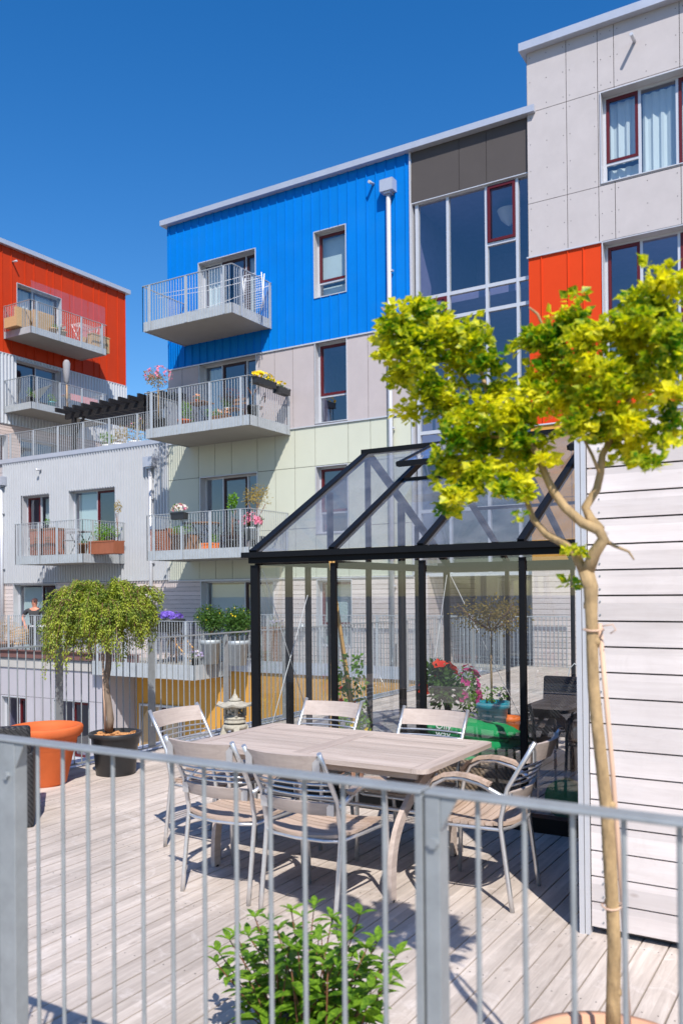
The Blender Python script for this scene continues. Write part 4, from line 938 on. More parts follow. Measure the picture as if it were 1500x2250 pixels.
for i in range(528):
    ba = boughs[i % 44]; a = ba[0]+rnd.gauss(0, .17); R = ba[1]*rnd.uniform(.5, 1.06); hgt = ba[2]*rnd.uniform(.75, 1.08); drop = ba[3]*.85*rnd.uniform(.6, 1.2)*(R/.5)**.55
    ca, sa = math.cos(a), math.sin(a); pts = []
    for k in range(11):
        s = k/10; rr = R*(1-(1-s)**2.0); z = hgt*math.sin(min(1, s*1.5)*math.pi/2) - drop*max(0, s-.45)**1.25*2.1
        pts.append(top+V((rr*ca*1.03, rr*sa, z-.04+rnd.uniform(-.008, .008))))
    br.tube(pts, [.006, .0055, .005, .0045, .004, .0035, .003, .003, .002, .002, .0015], 4, cap=False)
    for k in range(2, 11):
        for q in range(30):
            t_ = rnd.random(); p = pts[k-1].lerp(pts[k], t_); dr = (pts[k]-pts[k-1]).normalized()
            side = V((rnd.uniform(-1, 1), rnd.uniform(-1, 1), rnd.uniform(-.9, .35))); d = (dr*.6+side+V((0, 0, -.1))).normalized()
            fol.leaf(p+side*.022, d, V((rnd.uniform(-1, 1), rnd.uniform(-1, 1), 1)), rnd.uniform(.014, .032), rnd.uniform(.008, .013))
fol.build('foliage', L_['conifer'], P); br.build('branches', M['twig'], P)

c = V((-5.95, 7.5, 0))
S_ = thing('stone_lantern', 'small stone garden lantern with an upturned roof, standing against the deck railing', 'lantern', c)
k = .57/.6
mb = MB()
for i in range(4):
    a = math.pi/4+i*math.pi/2; d = V((math.cos(a), math.sin(a), 0))
    mb.beam(c+d*.15+V((0, 0, 0)), c+d*.10+V((0, 0, .16)), .06, .07)
mb.lathe(c, [(.0, .11), (.12, .12), (.135, .15), (.12, .175), (.0, .18)], 20); mb.build('base', M['stone'], S_)
mb = MB(); mb.lathe(c, [(.0, .18), (.10, .185), (.125, .2), (.115, .225), (.125, .245), (.11, .262), (0, .265)], 12, False); mb.build('platform', M['stone'], S_)
mb = MB()
for i in range(4):
    a = math.pi/4+i*math.pi/2; d = V((math.cos(a), math.sin(a), 0)); q = c+d*.105; mb.box(q.x-.017, q.x+.017, q.y-.017, q.y+.017, .262, .365)
mb.box(c.x-.085, c.x+.085, c.y-.085, c.y+.085, .262, .278); mb.box(c.x-.085, c.x+.085, c.y-.085, c.y+.085, .35, .365)
for q in (-1, 1):
    mb.obox(c+V((0, q*.075, .315)), (.06, 0, .045), (0, .006, 0), (-.006, 0, .008)); mb.obox(c+V((0, q*.075, .315)), (.06, 0, -.045), (0, .007, 0), (.006, 0, .008))
mb.build('lantern_box', M['stone'], S_)
mb = MB(); n = 24; base = len(mb.v); rings = [(.07, .43, 0), (.12, .405, .0), (.17, .385, .008), (.205, .385, .03), (.20, .37, .026), (.10, .362, 0)]
vs = []
for r_, z, up in rings:
    for k in range(n):
        a = 2*math.pi*k/n; cn = abs(math.cos(3*a))**3; vs.append(c+V((r_*(1+.12*cn*(up > 0))*math.cos(a), r_*(1+.12*cn*(up > 0))*math.sin(a), z+up*cn)))
fs = [(i*n+k, i*n+(k+1) % n, (i+1)*n+(k+1) % n, (i+1)*n+k) for i in range(len(rings)-1) for k in range(n)]
mb.add(vs, fs, False); mb.build('roof', M['stone'], S_)
mb = MB(); mb.lathe(c, [(0, .425), (.065, .43), (.07, .445), (.05, .455), (.035, .465), (.03, .485), (.012, .51), (.004, .56), (0, .565)], 16); mb.build('finial', M['stone'], S_)

q = at(75, 1818, Z=0)
W_ = thing('wicker_armchair', 'black plastic wicker armchair cut off by the left edge of the picture', 'armchair', (0, 0, 0)); OFF[W_.name] = V((0, 0, 0))
zb = at(60, 1594, X=q.x, Z=None).z if False else at(60, 1594, Y=q.y).z; zs = at(60, 1652, Y=q.y).z
def wbox(name, a, m, bev): mb = MB(); mb.box(*a); return mb.build(name, m, W_, bevel=bev)
wbox('backrest', (-.72, -.02, .0, .09, zs-.1, zb), M['wicker_black'], .02)
wbox('seat_base', (-.66, -.075, .03, .62, .05, .34), M['wicker_black'], .015)
wbox('armrest', (-.07, 0.0, -.01, .66, 0, zs), M['wicker_black'], .02); wbox('armrest', (-.74, -.67, -.01, .66, 0, zs), M['wicker_black'], .02)
wbox('seat_cushion', (-.65, -.08, .1, .6, .345, .43), M['grey_cloth'], .03)
W_.location = (q.x, q.y, 0); W_.rotation_euler = (0, 0, math.radians(49))
# ------------------------------------------------------------------ plants
def cloud(mb, c, rx, ry, rz, n, L, W, rnd, shell=.45, up=.3):
    c = V(c)
    for _ in range(n):
        d = V((rnd.gauss(0, 1), rnd.gauss(0, 1), rnd.gauss(0, 1))).normalized(); r = shell+(1-shell)*rnd.random()**.6 if rnd.random() < .8 else rnd.random()
        p = c+V((d.x*rx*r, d.y*ry*r, d.z*rz*r)); dd = (d+V((rnd.uniform(-1, 1), rnd.uniform(-1, 1), rnd.uniform(-1, 1)))*.9).normalized()
        mb.leaf(p, dd, d+V((rnd.uniform(-.8, .8), rnd.uniform(-.8, .8), up+rnd.uniform(-.5, .5))), L*rnd.uniform(.7, 1.3), W*rnd.uniform(.7, 1.3))
def blooms(mb, c, rx, ry, rz, n, s, rnd, top=-.2):
    c = V(c)
    for _ in range(n):
        while True:
            d = V((rnd.gauss(0, 1), rnd.gauss(0, 1), rnd.gauss(0, 1))).normalized()
            if d.z > top: break
        p = c+V((d.x*rx, d.y*ry, d.z*rz))*rnd.uniform(.85, 1.08); a = rnd.uniform(0, 6.28); u = d.cross(V((0, 0, 1)))
        u = u.normalized() if u.length > .01 else V((1, 0, 0)); w = d.cross(u)
        for k in range(5):
            b = a+k*1.2566; mb.leaf(p, (u*math.cos(b)+w*math.sin(b)+d*.35), d, s*.6, s*.5)
def potted(name, label, cat, base, pr=None, pm='terra', stem=0, crown=(.15, .15, .15), lk='green', n=200, L=.04, W=.018, fl=None, group=None, seed=1, tubes=1, trunk_r=.01, square=None, cz=0, lift=0):
    """pr=(top radius, height); crown centred above the pot (or stem)"""
    rnd = random.Random(seed); base = V(base); P = thing(name, label, cat, base, 0, group); zt = 0
    if pr:
        r, h = pr; zt = h
        if square:
            mb = MB(); sx, sy = square; mb.box(base.x-sx, base.x+sx, base.y-sy, base.y+sy, base.z, base.z+h-.01)
            for q in (-1, 1): mb.box(base.x-sx-.008, base.x+sx+.008, base.y+q*sy-.012, base.y+q*sy+.012, base.z+h-.04, base.z+h)
            mb.build('planter', M[pm], P)
        else:
            mb = MB(); mb.lathe(base, [(0, 0), (r*.72, 0), (r*.9, h*.82), (r, h*.84), (r*1.02, h), (r*.9, h), (r*.86, h*.88), (0, h*.88)], 24); mb.build('pot', M[pm], P)
    if stem:
        mb = MB()
        for k in range(tubes):
            a = rnd.uniform(0, 6.28); s = .0 if tubes == 1 else crown[0]*.6
            mb.tube([base+V((0, 0, zt*.85)), base+V((rnd.uniform(-.01, .01), rnd.uniform(-.01, .01), zt+stem*.5)), base+V((s*math.cos(a), s*math.sin(a), zt+stem))], [trunk_r, trunk_r*.9, trunk_r*.6], 8)
        mb.build('stem', M['bark_tan' if trunk_r > .012 else 'twig'], P)
    c = base+V((0, 0, zt+stem+cz+(crown[2]*.6 if not stem else crown[2]*.5)))
    mb = MB(); 
    k = max(1, int(n/60))
    for i in range(k):
        d = V((rnd.gauss(0, 1), rnd.gauss(0, 1), rnd.gauss(0, .8))).normalized()*.5
        cloud(mb, c+V((d.x*crown[0], d.y*crown[1], d.z*crown[2])), crown[0]*.62, crown[1]*.62, crown[2]*.62, int(n/k), L, W, rnd, .3)
    mb.build('foliage', L_[lk], P)
    if fl:
        for key, m_, s in (fl if isinstance(fl, list) else [fl]):
            mb = MB(); blooms(mb, c, crown[0], crown[1], crown[2], m_, s, rnd); mb.build('flowers', L_[key], P)
    return P

# things inside the greenhouse
c = at(765, 1712, Z=0)
P = thing('climbing_plant', 'climbing plant with yellow flowers on three bamboo canes inside the greenhouse', 'plant', (c.x, max(c.y, 5.95), 0)); c = P.location.copy()
pot(P, c, [(.12, 0), (.13, .02), (.165, .26), (.185, .265), (.19, .32), (.17, .32), (.16, .29), (0, .28)], M['terra_pale'])
tpx = at(728, 1236, Y=c.y)
for dx, dy in ((-.16, -.04), (.02, .12), (.15, -.02)):
    mb = MB(); a = c+V((dx*.9, dy, .2)); b = V((tpx.x-dx*.12, tpx.y-dy*.1, tpx.z+rnd.uniform(-.04, .04)))
    mb.tube([a.lerp(b, k/6) for k in range(7)], [.016, .0155, .015, .0145, .014, .0135, .013], 8)
    for k in range(1, 7): q = a.lerp(b, k/6.5); mb.tube([q-(b-a)*.002, q+(b-a)*.002], .0185, 8)
    mb.build('cane', M['bamboo'], P)
mb = MB(); r1 = random.Random(4)
for i in range(60):
    z = .3+.75*r1.random()**1.4; a = r1.uniform(0, 6.28); rr = .13*(1-z/2.2); cloud(mb, c+V((rr*math.cos(a)+.04, rr*math.sin(a), z)), .05, .05, .06, 7, .045, .035, r1)
mb.build('foliage', L_['green'], P)
mb = MB(); blooms(mb, c+V((.05, 0, .5)), .15, .12, .3, 16, .05, r1, -1); mb.build('flowers', L_['yellow'], P)
mb = MB(); blooms(mb, c+V((-.05, 0, .75)), .12, .1, .2, 4, .05, r1, -1); mb.build('flowers', L_['red'], P)

def onfloor(px, py): p = at(px, py, Z=0); return V((p.x, p.y, .0))
hb = at(966, 1700, Z=0); hb = V((hb.x, hb.y, 0))
sc_ = lambda p: FPX/((p-EYE).dot(_f))
hz = lambda p, py: at(PCX, py, Y=p.y).z if False else (EYE+( _f+(966-PCX)/FPX*_r+(py-PCY)/FPX*_d)*((p-EYE).dot(_f))).z
P = potted('hibiscus', 'scarlet hibiscus trained as a small standard with glossy leaves, seen through the greenhouse glass', 'plant', hb, (.15, .24), 'terra_pale', hz(hb, 1535)-.24, (.17, .17, .22), 'dark', 520, .07, .035, [('red', 7, .13)], seed=5, trunk_r=.011)
db = onfloor(1030, 1650)
P = potted('dipladenia', 'magenta flowering climber in a dark glazed pot inside the greenhouse', 'plant', db, (.17, .30), 'black_plastic', .12, (.12, .12, .30), 'green', 420, .045, .026, [('magenta', 34, .075)], seed=6, tubes=4)
tb = onfloor(1085, 1630)
P = potted('small_tree', 'standard tree with sparse gold leaves in a turquoise pot behind the greenhouse glass', 'tree', tb+V((-.06, .1, 0)), (.19, .42), 'turq', hz(tb, 1385)-.42, (.42, .4, .24), 'olive', 1500, .04, .018, None, seed=7, trunk_r=.014, cz=.02)
mb = MB(); cloud(mb, P.location+V((0, 0, .5)), .17, .17, .08, 120, .04, .02, r1); mb.build('underplanting', L_['green'], P)
mb = MB(); blooms(mb, P.location+V((0, 0, .5)), .18, .18, .1, 6, .05, r1); mb.build('flowers', L_['lilac'], P)
mb = MB()
for i in range(9):
    a = i*.7; t0 = P.location+V((0, 0, hz(tb, 1385)-.02)); mb.tube([t0, t0+V((.18*math.cos(a), .18*math.sin(a), .1)), t0+V((.36*math.cos(a+.2), .36*math.sin(a+.2), .14+.08*(i % 3)))], [.009, .006, .003], 6)
mb.build('branches', M['twig'], P)
ob = onfloor(1118, 1624)
P = thing('orange_plant_pot', 'bright orange plastic flower pot standing on the floor inside the greenhouse', 'pot', ob)
s = sc_(ob); r = 25.5/s; h = 50/s
pot(P, ob, [(r*.72, 0), (r*.93, h*.8), (r*1.0, h*.82), (r*1.04, h), (r*.95, h), (r*.85, h*.75), (0, h*.7)], M['orange_pot'])
# wicker basket with the stack of green cushions
bc = V((-2.56, 6.08, 0))
P = thing('wicker_basket', 'large brown wicker basket holding green cushions behind the far dining chair', 'basket', bc)
bw, bd, bh = .40, .22, at(1000, 1672, Y=5.86).z
mb = MB(); n = 26
for i, z in enumerate([0, .02]+[bh*k/10 for k in range(1, 11)]):
    pass
prof = rounded(bc.x-bw, bc.x+bw, bc.y-bd, bc.y+bd, .1)
lay = 10; vs = []
for k in range(lay+1):
    f_ = .9+.1*k/lay
    vs += [(bc.x+(x-bc.x)*f_, bc.y+(y-bc.y)*f_, bh*k/lay) for x, y in prof]
n = len(prof); mb.add(vs, [(k*n+i, k*n+(i+1) % n, (k+1)*n+(i+1) % n, (k+1)*n+i) for k in range(lay) for i in range(n)]+[tuple(range(n))], True)
mb.build('basket_body', M['wicker_brown'], P)
mb = MB(); mb.tube([(x, y, bh) for x, y in prof+prof[:1]], .018, 8, cap=False); mb.build('basket_rim', M['wicker_brown'], P)
def cushion(name, label, c, sx, sy, sz, rz, seed):
    bm = bmesh.new(); bmesh.ops.create_cube(bm, size=2); bmesh.ops.subdivide_edges(bm, edges=bm.edges[:], cuts=9, use_grid_fill=True); rr = random.Random(seed); ph = [rr.uniform(0, 6) for _ in range(6)]
    for v in bm.verts:
        x, y, z = v.co; e = (1-x**4)*(1-y**4); k = 1-.10*(1-e)
        wv = .16*math.sin(3*x+ph[0]+2*y)+.12*math.sin(5*y+ph[1]+3*x)+.12*math.sin(9*x+ph[2]*z+2*y)
        v.co = V((x*sx*k*(1-.03*math.sin(4*y+ph[3])), y*sy*k, (z*(.25+.75*e**.5)+wv*e)*sz))
    me = bpy.data.meshes.new(name); bm.to_mesh(me); bm.free()
    for p in me.polygons: p.use_smooth = True
    o = bpy.data.objects.new(name, me); me.materials.append(M['cloth_green']); COL.objects.link(o); o.location = c; o.rotation_euler = (rr.uniform(-.06, .06), rr.uniform(-.08, .08), rz)
    tag(o, label, 'cushion', 'green cushions piled in the basket'); OFF[o.name] = V((0, 0, 0))
    mb = MB(); e = [(x, y) for x, y in rounded(-sx*.93, sx*.93, -sy*.93, sy*.93, sx*.12)]
    mb.tube([(x, y, 0) for x, y in e+e[:1]], .007, 6, cap=False); mb.build('piping', M['cloth_dkgreen'], o)
    for q in (-1, 1): mb = MB(); mb.tube([(sx*.9, q*sy*.5, 0), (sx*1.08, q*sy*.5-.01, .01), (sx*1.2, q*sy*.52, -.03)], [.012, .016, .01], 6); mb.build('tie', M['cloth_dkgreen'], o)
    return o
cushion('cushion', 'lowest green cushion of the pile, tucked in the wicker basket', (bc.x, bc.y, bh+.0), .37, .20, .08, .03, 1)
cushion('cushion', 'middle green cushion of the pile in the wicker basket', (bc.x+.04, bc.y-.01, bh+.10), .38, .2, .075, -.05, 2)
ct = cushion('cushion', 'topmost green cushion of the pile, with white lettering on its front edge', (bc.x+.02, bc.y, bh+.195), .37, .2, .075, .04, 3)
# white hand-drawn letters on the front of the pile
fc_ = bpy.data.curves.new('lettering', 'FONT'); fc_.body = 'Oily\nway'; fc_.size = .075; fc_.extrude = .0015; fc_.align_x = 'CENTER'; fc_.space_line = .8
tx = bpy.data.objects.new('lettering', fc_); COL.objects.link(tx); bpy.context.view_layer.update()
dg = bpy.context.evaluated_depsgraph_get(); me = bpy.data.meshes.new_from_object(tx.evaluated_get(dg)); me.name = 'lettering'
bpy.data.objects.remove(tx); lt = bpy.data.objects.new('lettering', me); me.materials.clear(); me.materials.append(M['white_paint']); COL.objects.link(lt)
lt.parent = ct; lt.location = (-.16, -.2, .01); lt.rotation_euler = (math.radians(90), 0, 0)
# dark rattan bench and small trolley at the back right of the greenhouse
p0 = at(1132, 1478, Y=8.3); p1 = at(1262, 1488, Y=8.0)
P = thing('rattan_bench', 'black rattan bench with an open weave back, inside the right bay of the greenhouse', 'bench', ((p0.x+p1.x)/2, 8.1, 0))
xa, xb, zt = at(1152, 1600, Y=7.58).x, p1.x+.1, p0.z
mb = MB(); mb.obox(((xa+xb)/2, 8.12, zt-.2), ((xb-xa)/2, 0, 0), (0, .025, 0), (0, .03, .2)); mb.build('backrest', M['wicker_black'], P, bevel=.02)
mb = MB(); mb.box(xa, xb, 7.6, 8.12, .3, .4); mb.build('seat', M['wicker_black'], P, bevel=.02)
for x in (xa+.04, xb-.04):
    mb = MB(); mb.box(x-.04, x+.04, 7.58, 8.12, .02, .58); mb.build('arm', M['wicker_black'], P, bevel=.02)
p = at(1262, 1510, Y=8.6)
P = thing('plant_stand', 'slim white wire plant stand with an arched top and turquoise tray, behind the greenhouse corner', 'stand', (p.x, 8.6, 0))
mb = MB(); w_ = .07
mb.tube([(p.x-w_, 8.6, 0), (p.x-w_, 8.6, p.z+.08), (p.x-w_*.7, 8.6, p.z+.19), (p.x, 8.6, p.z+.24), (p.x+w_*.7, 8.6, p.z+.19), (p.x+w_, 8.6, p.z+.08), (p.x+w_, 8.6, 0)], .006, 6)
for z in (.25, .6, p.z): mb.box(p.x-w_, p.x+w_, 8.52, 8.68, z, z+.008)
mb.build('frame', M['white_paint'], P)
mb = MB(); mb.box(p.x-w_, p.x+w_*2, 8.5, 8.7, p.z-.02+.03, p.z+.035); mb.build('tray', M['turq'], P)
# green disc added to stand in for a round reflection in the right pane
p = at(1238, 1770, Y=6.0)
P = thing('watering_tub', 'round green plastic tub leaning on its side low in the right bay of the greenhouse', 'tub', (p.x, 6.02, 0))
mb = MB(); R = .14
mb.v = []; prof = [(0, 0), (R*.9, 0), (R, .02), (R, .10), (R*.93, .11), (R*.88, .04), (0, .03)]
base = []; n = 28
for r_, y in prof:
    for k in range(n): a = 2*math.pi*k/n; base.append((p.x+r_*math.cos(a), 5.98+y, .10+.04+r_*math.sin(a)))
mb.add(base, [(i*n+k, i*n+(k+1) % n, (i+1)*n+(k+1) % n, (i+1)*n+k) for i in range(len(prof)-1) for k in range(n)], True)
mb.build('tub', mat('green plastic', (.01, .22, .07), .4), P)

# ------------------------------------------------------------------ slender tree close to the camera
YT = 2.33
tw = lambda x, y, dy=0: at(x, y, Y=YT+dy)
pb = tw(1345, 2235); pc = V((pb.x+.0, YT, 0)); zt = .37
P = thing('slender_tree', 'slender tan-trunked tree with yellow green leaves in a wide terracotta pot, closest to the camera', 'tree', pc)
pot(P, pc, [(.17, 0), (.18, .02), (.225, .28), (.25, .285), (.262, zt), (.232, zt), (.222, zt-.05), (0, zt-.06)], M['terra_pale'], seg=64)
mb = MB(); mb.disc(pc+V((0, 0, zt-.055)), .225, 32); mb.build('soil', M['soil'], P)
mb = MB()
trunk = [(1346, 2290), (1346, 2200), (1348, 2080), (1345, 2000), (1338, 1880), (1333, 1790), (1322, 1690), (1312, 1600), (1303, 1510), (1300, 1430), (1300, 1390), (1298, 1350), (1297, 1290), (1286, 1255)]
rad = [.022, .019, .018, .0178, .0182, .0176, .017, .0165, .016, .0158, .0168, .0165, .020, .0215]
mb.tube([tw(*q) for q in trunk], rad, 14)
for i, (x, y) in enumerate(trunk): 
    if i % 2: mb.blob(tw(x+(9 if i % 4 == 1 else -8), y-20), .012, .012, .014, 8, 6, .15, rnd)
def limb(pts, r0, r1, dy0=0, dy1=0):
    n = len(pts); mb.tube([tw(x, y, dy0+(dy1-dy0)*i/(n-1)) for i, (x, y) in enumerate(pts)], [r0+(r1-r0)*i/(n-1) for i in range(n)], 10)
limb([(1288, 1262), (1305, 1215), (1325, 1185), (1315, 1165), (1280, 1150), (1240, 1115), (1215, 1080), (1200, 1050), (1180, 1000), (1150, 950)], .0185, .008, 0, -.03)
limb([(1318, 1165), (1296, 1140), (1285, 1115), (1310, 1075), (1318, 1040), (1322, 1000), (1345, 960), (1350, 900), (1330, 850)], .014, .007, 0, .06)
limb([(1316, 1040), (1300, 1000), (1282, 965), (1275, 930)], .005, .003, .02, .02)
limb([(1282, 1258), (1262, 1215), (1240, 1195), (1200, 1175), (1170, 1140), (1155, 1095), (1145, 1060)], .014, .006, 0, .05)
limb([(1325, 1185), (1350, 1200), (1380, 1212), (1392, 1230)], .006, .002, 0, 0)
limb([(1150, 950), (1110, 920), (1075, 880), (1060, 830), (1045, 760), (1030, 720)], .009, .004, -.0, .06)
limb([(1110, 920), (1070, 900), (1040, 870), (1020, 830), (990, 780)], .008, .004, .0, .07)
limb([(1150, 950), (1160, 900), (1200, 850), (1240, 780)], .008, .003, -.03, .03)
limb([(1345, 940), (1380, 880), (1400, 820), (1420, 740), (1440, 660)], .008, .003, .05, .02)
limb([(1345, 950), (1390, 925), (1430, 930), (1460, 950)], .005, .002, .05, 0)
limb([(1160, 960), (1060, 960), (1000, 965), (960, 955)], .005, .002, -.03, 0)
limb([(1330, 860), (1290, 830), (1260, 820)], .006, .003, .05, .06)
limb([(860, 700), (845, 684), (838, 676)], .004, .003, -.03, -.03); limb([(990, 780), (920, 740), (860, 700)], .004, .003, .04, -.03)
limb([(1200, 735), (1180, 690), (1162, 676)], .004, .003, .03, .02); limb([(1240, 780), (1215, 750), (1200, 735)], .004, .003, .03, .03)
mb.build('trunk', M['bark_tan'], P)
mb = MB(); mb.tube([tw(1382, 2290, .05), tw(1368, 2000, .05), tw(1345, 1700, .05), tw(1316, 1370, .03)], .007, 8); mb.build('stake', M['stake'], P)
for x, y in ((1300, 1384), (1340, 1990)):
    mb = MB(); q = tw(x+3, y, .01); n = 14; mb.tube([q+V((.026*math.cos(2*math.pi*k/n), .03*math.sin(2*math.pi*k/n), .002*math.sin(k))) for k in range(n+1)], .003, 6, cap=False)
    if y > 1500: mb.build('twine', M['stake'], P)
mb = MB(); q = tw(1303, 1384, .01); mb.tube([q+V((.026*math.cos(2*math.pi*k/n), .03*math.sin(2*math.pi*k/n), .002*math.sin(k))) for k in range(n+1)], .003, 6, cap=False)
mb.tube([tw(1322, 1376), tw(1345, 1372), tw(1352, 1384), tw(1340, 1392)], .002, 6); mb.build('twine', M['stake'], P)
B_ = [(880, 712, 52), (915, 675, 30), (945, 700, 46), (862, 765, 44), (930, 765, 58), (1000, 735, 44), (1052, 745, 34), (880, 830, 42), (945, 845, 52), (1010, 800, 54), (1068, 800, 34), (1085, 860, 38),
      (905, 905, 30), (985, 890, 50), (1040, 905, 52), (1100, 915, 36), (1145, 960, 38), (1000, 960, 44), (1070, 975, 56), (1140, 1010, 44), (985, 1020, 44), (1045, 1045, 56), (1110, 1060, 44), (1005, 1090, 36), (985, 1120, 24), (1190, 985, 26), (1200, 1010, 20),
      (1245, 700, 48), (1180, 735, 36), (1160, 750, 26), (1215, 765, 54), (1285, 745, 42), (1270, 820, 54), (1190, 830, 44), (1160, 880, 38), (1230, 880, 50), (1140, 920, 30), (1310, 800, 36), (1300, 880, 44),
      (1440, 615, 34), (1395, 650, 34), (1480, 640, 30), (1430, 680, 50), (1390, 720, 44), (1350, 740, 34), (1440, 745, 44), (1395, 790, 50), (1460, 800, 38), (1350, 830, 44), (1420, 860, 48), (1480, 870, 34), (1330, 930, 44), (1380, 935, 40), (1375, 985, 32), (1425, 1015, 20), (1440, 960, 26), (1480, 930, 24), (1460, 720, 30), (1395, 1000, 22), (1500, 740, 24), (1260, 935, 30), (1495, 950, 18), (860, 720, 30),
      (1150, 1095, 16), (1140, 1140, 10), (1158, 1070, 12), (1256, 1195, 9), (1268, 1210, 9), (1253, 1285, 6)]
mb = MB(); rnd = random.Random(21)
for x, y, r in B_:
    rr = r/820*.93; cpt = tw(x, y, rnd.uniform(-.10, .08)); n = int(r*r*.125)+8
    for s in range(max(1, int(n/13))):
        # tufts: whorls of fan shaped leaves on short spurs
        d = V((rnd.gauss(0, 1), rnd.gauss(0, 1), rnd.gauss(0, 1))).normalized(); q = cpt+d*rr*(rnd.random()**.6*1.0 if rnd.random() < .85 else rnd.uniform(1, 1.35))
        for k in range(13):
            a = rnd.uniform(0, 6.28); e = V((math.cos(a), math.sin(a), rnd.uniform(-.7, .8))).normalized()
            L = rnd.uniform(.014, .036); W = L*rnd.uniform(.75, 1.05); nn = V((rnd.uniform(-1, 1), rnd.uniform(-1.2, .6), rnd.uniform(.0, 1.4))); b = q+e*rnd.uniform(.003, .02)
            mb.leaf(b, e, nn, L, W)
mb.build('foliage', L_['ginkgo'], P)
mb = MB(); blooms(mb, pc+V((-.17, -.05, zt+.01)), .03, .03, .03, 4, .04, rnd); mb.build('violets', L_['violet'], P)
mb = MB(); blooms(mb, pc+V((-.2, .02, zt+.0)), .03, .03, .02, 3, .03, rnd); cloud(mb, pc+V((-.18, 0, zt)), .05, .05, .03, 20, .03, .012, rnd); mb.build('violet_leaves', L_['green'], P)

# leafy shrub close to the camera
pc = V((-1.60, 2.42, 0))
P = thing('leafy_shrub', 'bushy bright green shrub with pointed leaves on reddish stems, low behind the nearest railing', 'shrub', pc)
mb = MB(); st = MB(); rnd = random.Random(8)
tips = [(475, 2110), (530, 2085), (585, 2050), (635, 2075), (700, 2060), (765, 2045), (805, 2080), (855, 2130), (680, 2110), (610, 2130), (745, 2110), (505, 2060), (545, 2050), (595, 2020), (665, 2010), (750, 2030), (775, 2090), (845, 2110), (620, 2060), (705, 2090), (560, 2110), (660, 2150), (745, 2150), (520, 2050), (480, 2085), (560, 2010), (610, 2040), (640, 1995), (690, 1985), (730, 2010), (790, 2005), (760, 2060), (830, 2060), (870, 2095), (680, 2060), (590, 2095), (500, 2135), (550, 2150), (640, 2120), (720, 2120), (800, 2120), (850, 2160), (600, 2180), (690, 2180), (770, 2190), (830, 2220), (540, 2220), (650, 2240), (735, 2240), (575, 2075), (655, 2085), (705, 2040), (815, 2170)]
for i, (x, y) in enumerate(tips):
    dy = rnd.uniform(-.22, .22); tip = at(x, y+6, Y=pc.y+dy); b = pc+V((rnd.uniform(-.12, .12), rnd.uniform(-.1, .1), .02)); m_ = b.lerp(tip, .5)+V((0, 0, -.02))
    if tip.z < .1: tip.z = .1
    st.tube([b, m_, tip], [.004, .003, .002], 6)
    for k in range(8):
        f_ = 1-k*.105; q = (b.lerp(m_, (f_)*2) if f_ < .5 else m_.lerp(tip, (f_-.5)*2)); a0 = rnd.uniform(0, 3.14) + k*1.57
        ax = (tip-b).normalized()
        for s in ((0, 3.14) if k else (0, 1.57, 3.14, 4.71)):
            a = a0+s; d = (V((math.cos(a), math.sin(a), .15 if k else .75+rnd.uniform(-.3, .3)))).normalized(); L = rnd.uniform(.062, .112)*(.75 if k == 0 else 1)
            sd = d.cross(V((0, 0, 1))).normalized(); n_ = sd.cross(d); W = L*.36; c0 = q; bw = len(mb.v)
            # leaf blade of eight faces folded on the midrib and drooping
            prof = [(0, .0), (.22, .8), (.48, 1), (.75, .6), (1, 0)]
            for t_, w_ in prof:
                m0 = c0+d*L*t_+V((0, 0, -L*.25*t_*t_)); mb.v += [tuple(m0-sd*W/2*w_+n_*W*.18*w_), tuple(m0), tuple(m0+sd*W/2*w_+n_*W*.18*w_)]
            for j in range(4):
                o_ = bw+j*3; mb.f += [(o_, o_+1, o_+4, o_+3), (o_+1, o_+2, o_+5, o_+4)]; mb.sm += [True, True]
mb.build('foliage', L_['shrub'], P); st.build('stems', mat('reddish stem', (.15, .06, .025), .7), P)
mb = MB(); mb.lathe(pc+V((.0, 0, 0)), [(0, 0), (.12, 0), (.15, .05), (.14, .05), (0, .04)], 28); mb.build('pot', M['black_plastic'], P)
p = at(625, 2235, Y=2.35)
P = thing('black_bottle', 'short black plastic cylinder standing left of the stems of the leafy shrub', 'container', (p.x, 2.35, 0))
mb = MB(); mb.lathe((p.x, 2.35, 0), [(0, 0), (.03, 0), (.032, .01), (.032, p.z), (.034, p.z+.005), (.034, p.z+.03), (.02, p.z+.035), (0, p.z+.03)], 20); mb.build('container_body', M['black_plastic'], P)
# ------------------------------------------------------------------ what stands on the balconies
FB, FG_, FN, FT = 8.70, 5.885, 2.73, -.17
def flr(px, py, Z): p = at(px, py, Z=Z); return V((p.x, p.y, Z))
def hm(px, py, Yv): return at(px, py, Y=Yv)
def drying_rack(label, c, rz=0, w=.6, h=.95):
    P = thing('drying_rack', label, 'drying rack', c); mb = MB()
    for s in (-1, 1):
        for t_ in (-1, 1): mb.tube([(c[0]+s*w/2, c[1]-t_*.06, c[2]), (c[0]+s*w/2, c[1]+t_*.06, c[2]+h)], .012, 6)
    for k in range(14): z = c[2]+.1+(h-.15)*k/13; mb.tube([(c[0]-w/2, c[1], z), (c[0]+w/2, c[1], z)], .005, 5)
    mb.build('frame', M['white_paint'], P); return P
p = hm(552, 700, 17.2); drying_rack('folded white clothes drying rack leaning in the right corner of the top blue balcony', (p.x, 17.3, FB))
P = thing('clothes_line', 'white washing lines strung across the top blue balcony', 'clothes line', (-14.5, 17.2, FB)); mb = MB()
for (a, b) in (((340, 648), (560, 600)), ((348, 655), (565, 612)), ((360, 700), (590, 628))):
    A, Bq = at(*a, Y=16.6), at(*b, Y=17.5); mb.tube([A, A.lerp(Bq, .5)+V((0, 0, -.06)), Bq], .007, 5)
mb.build('lines', M['white_paint'], P)
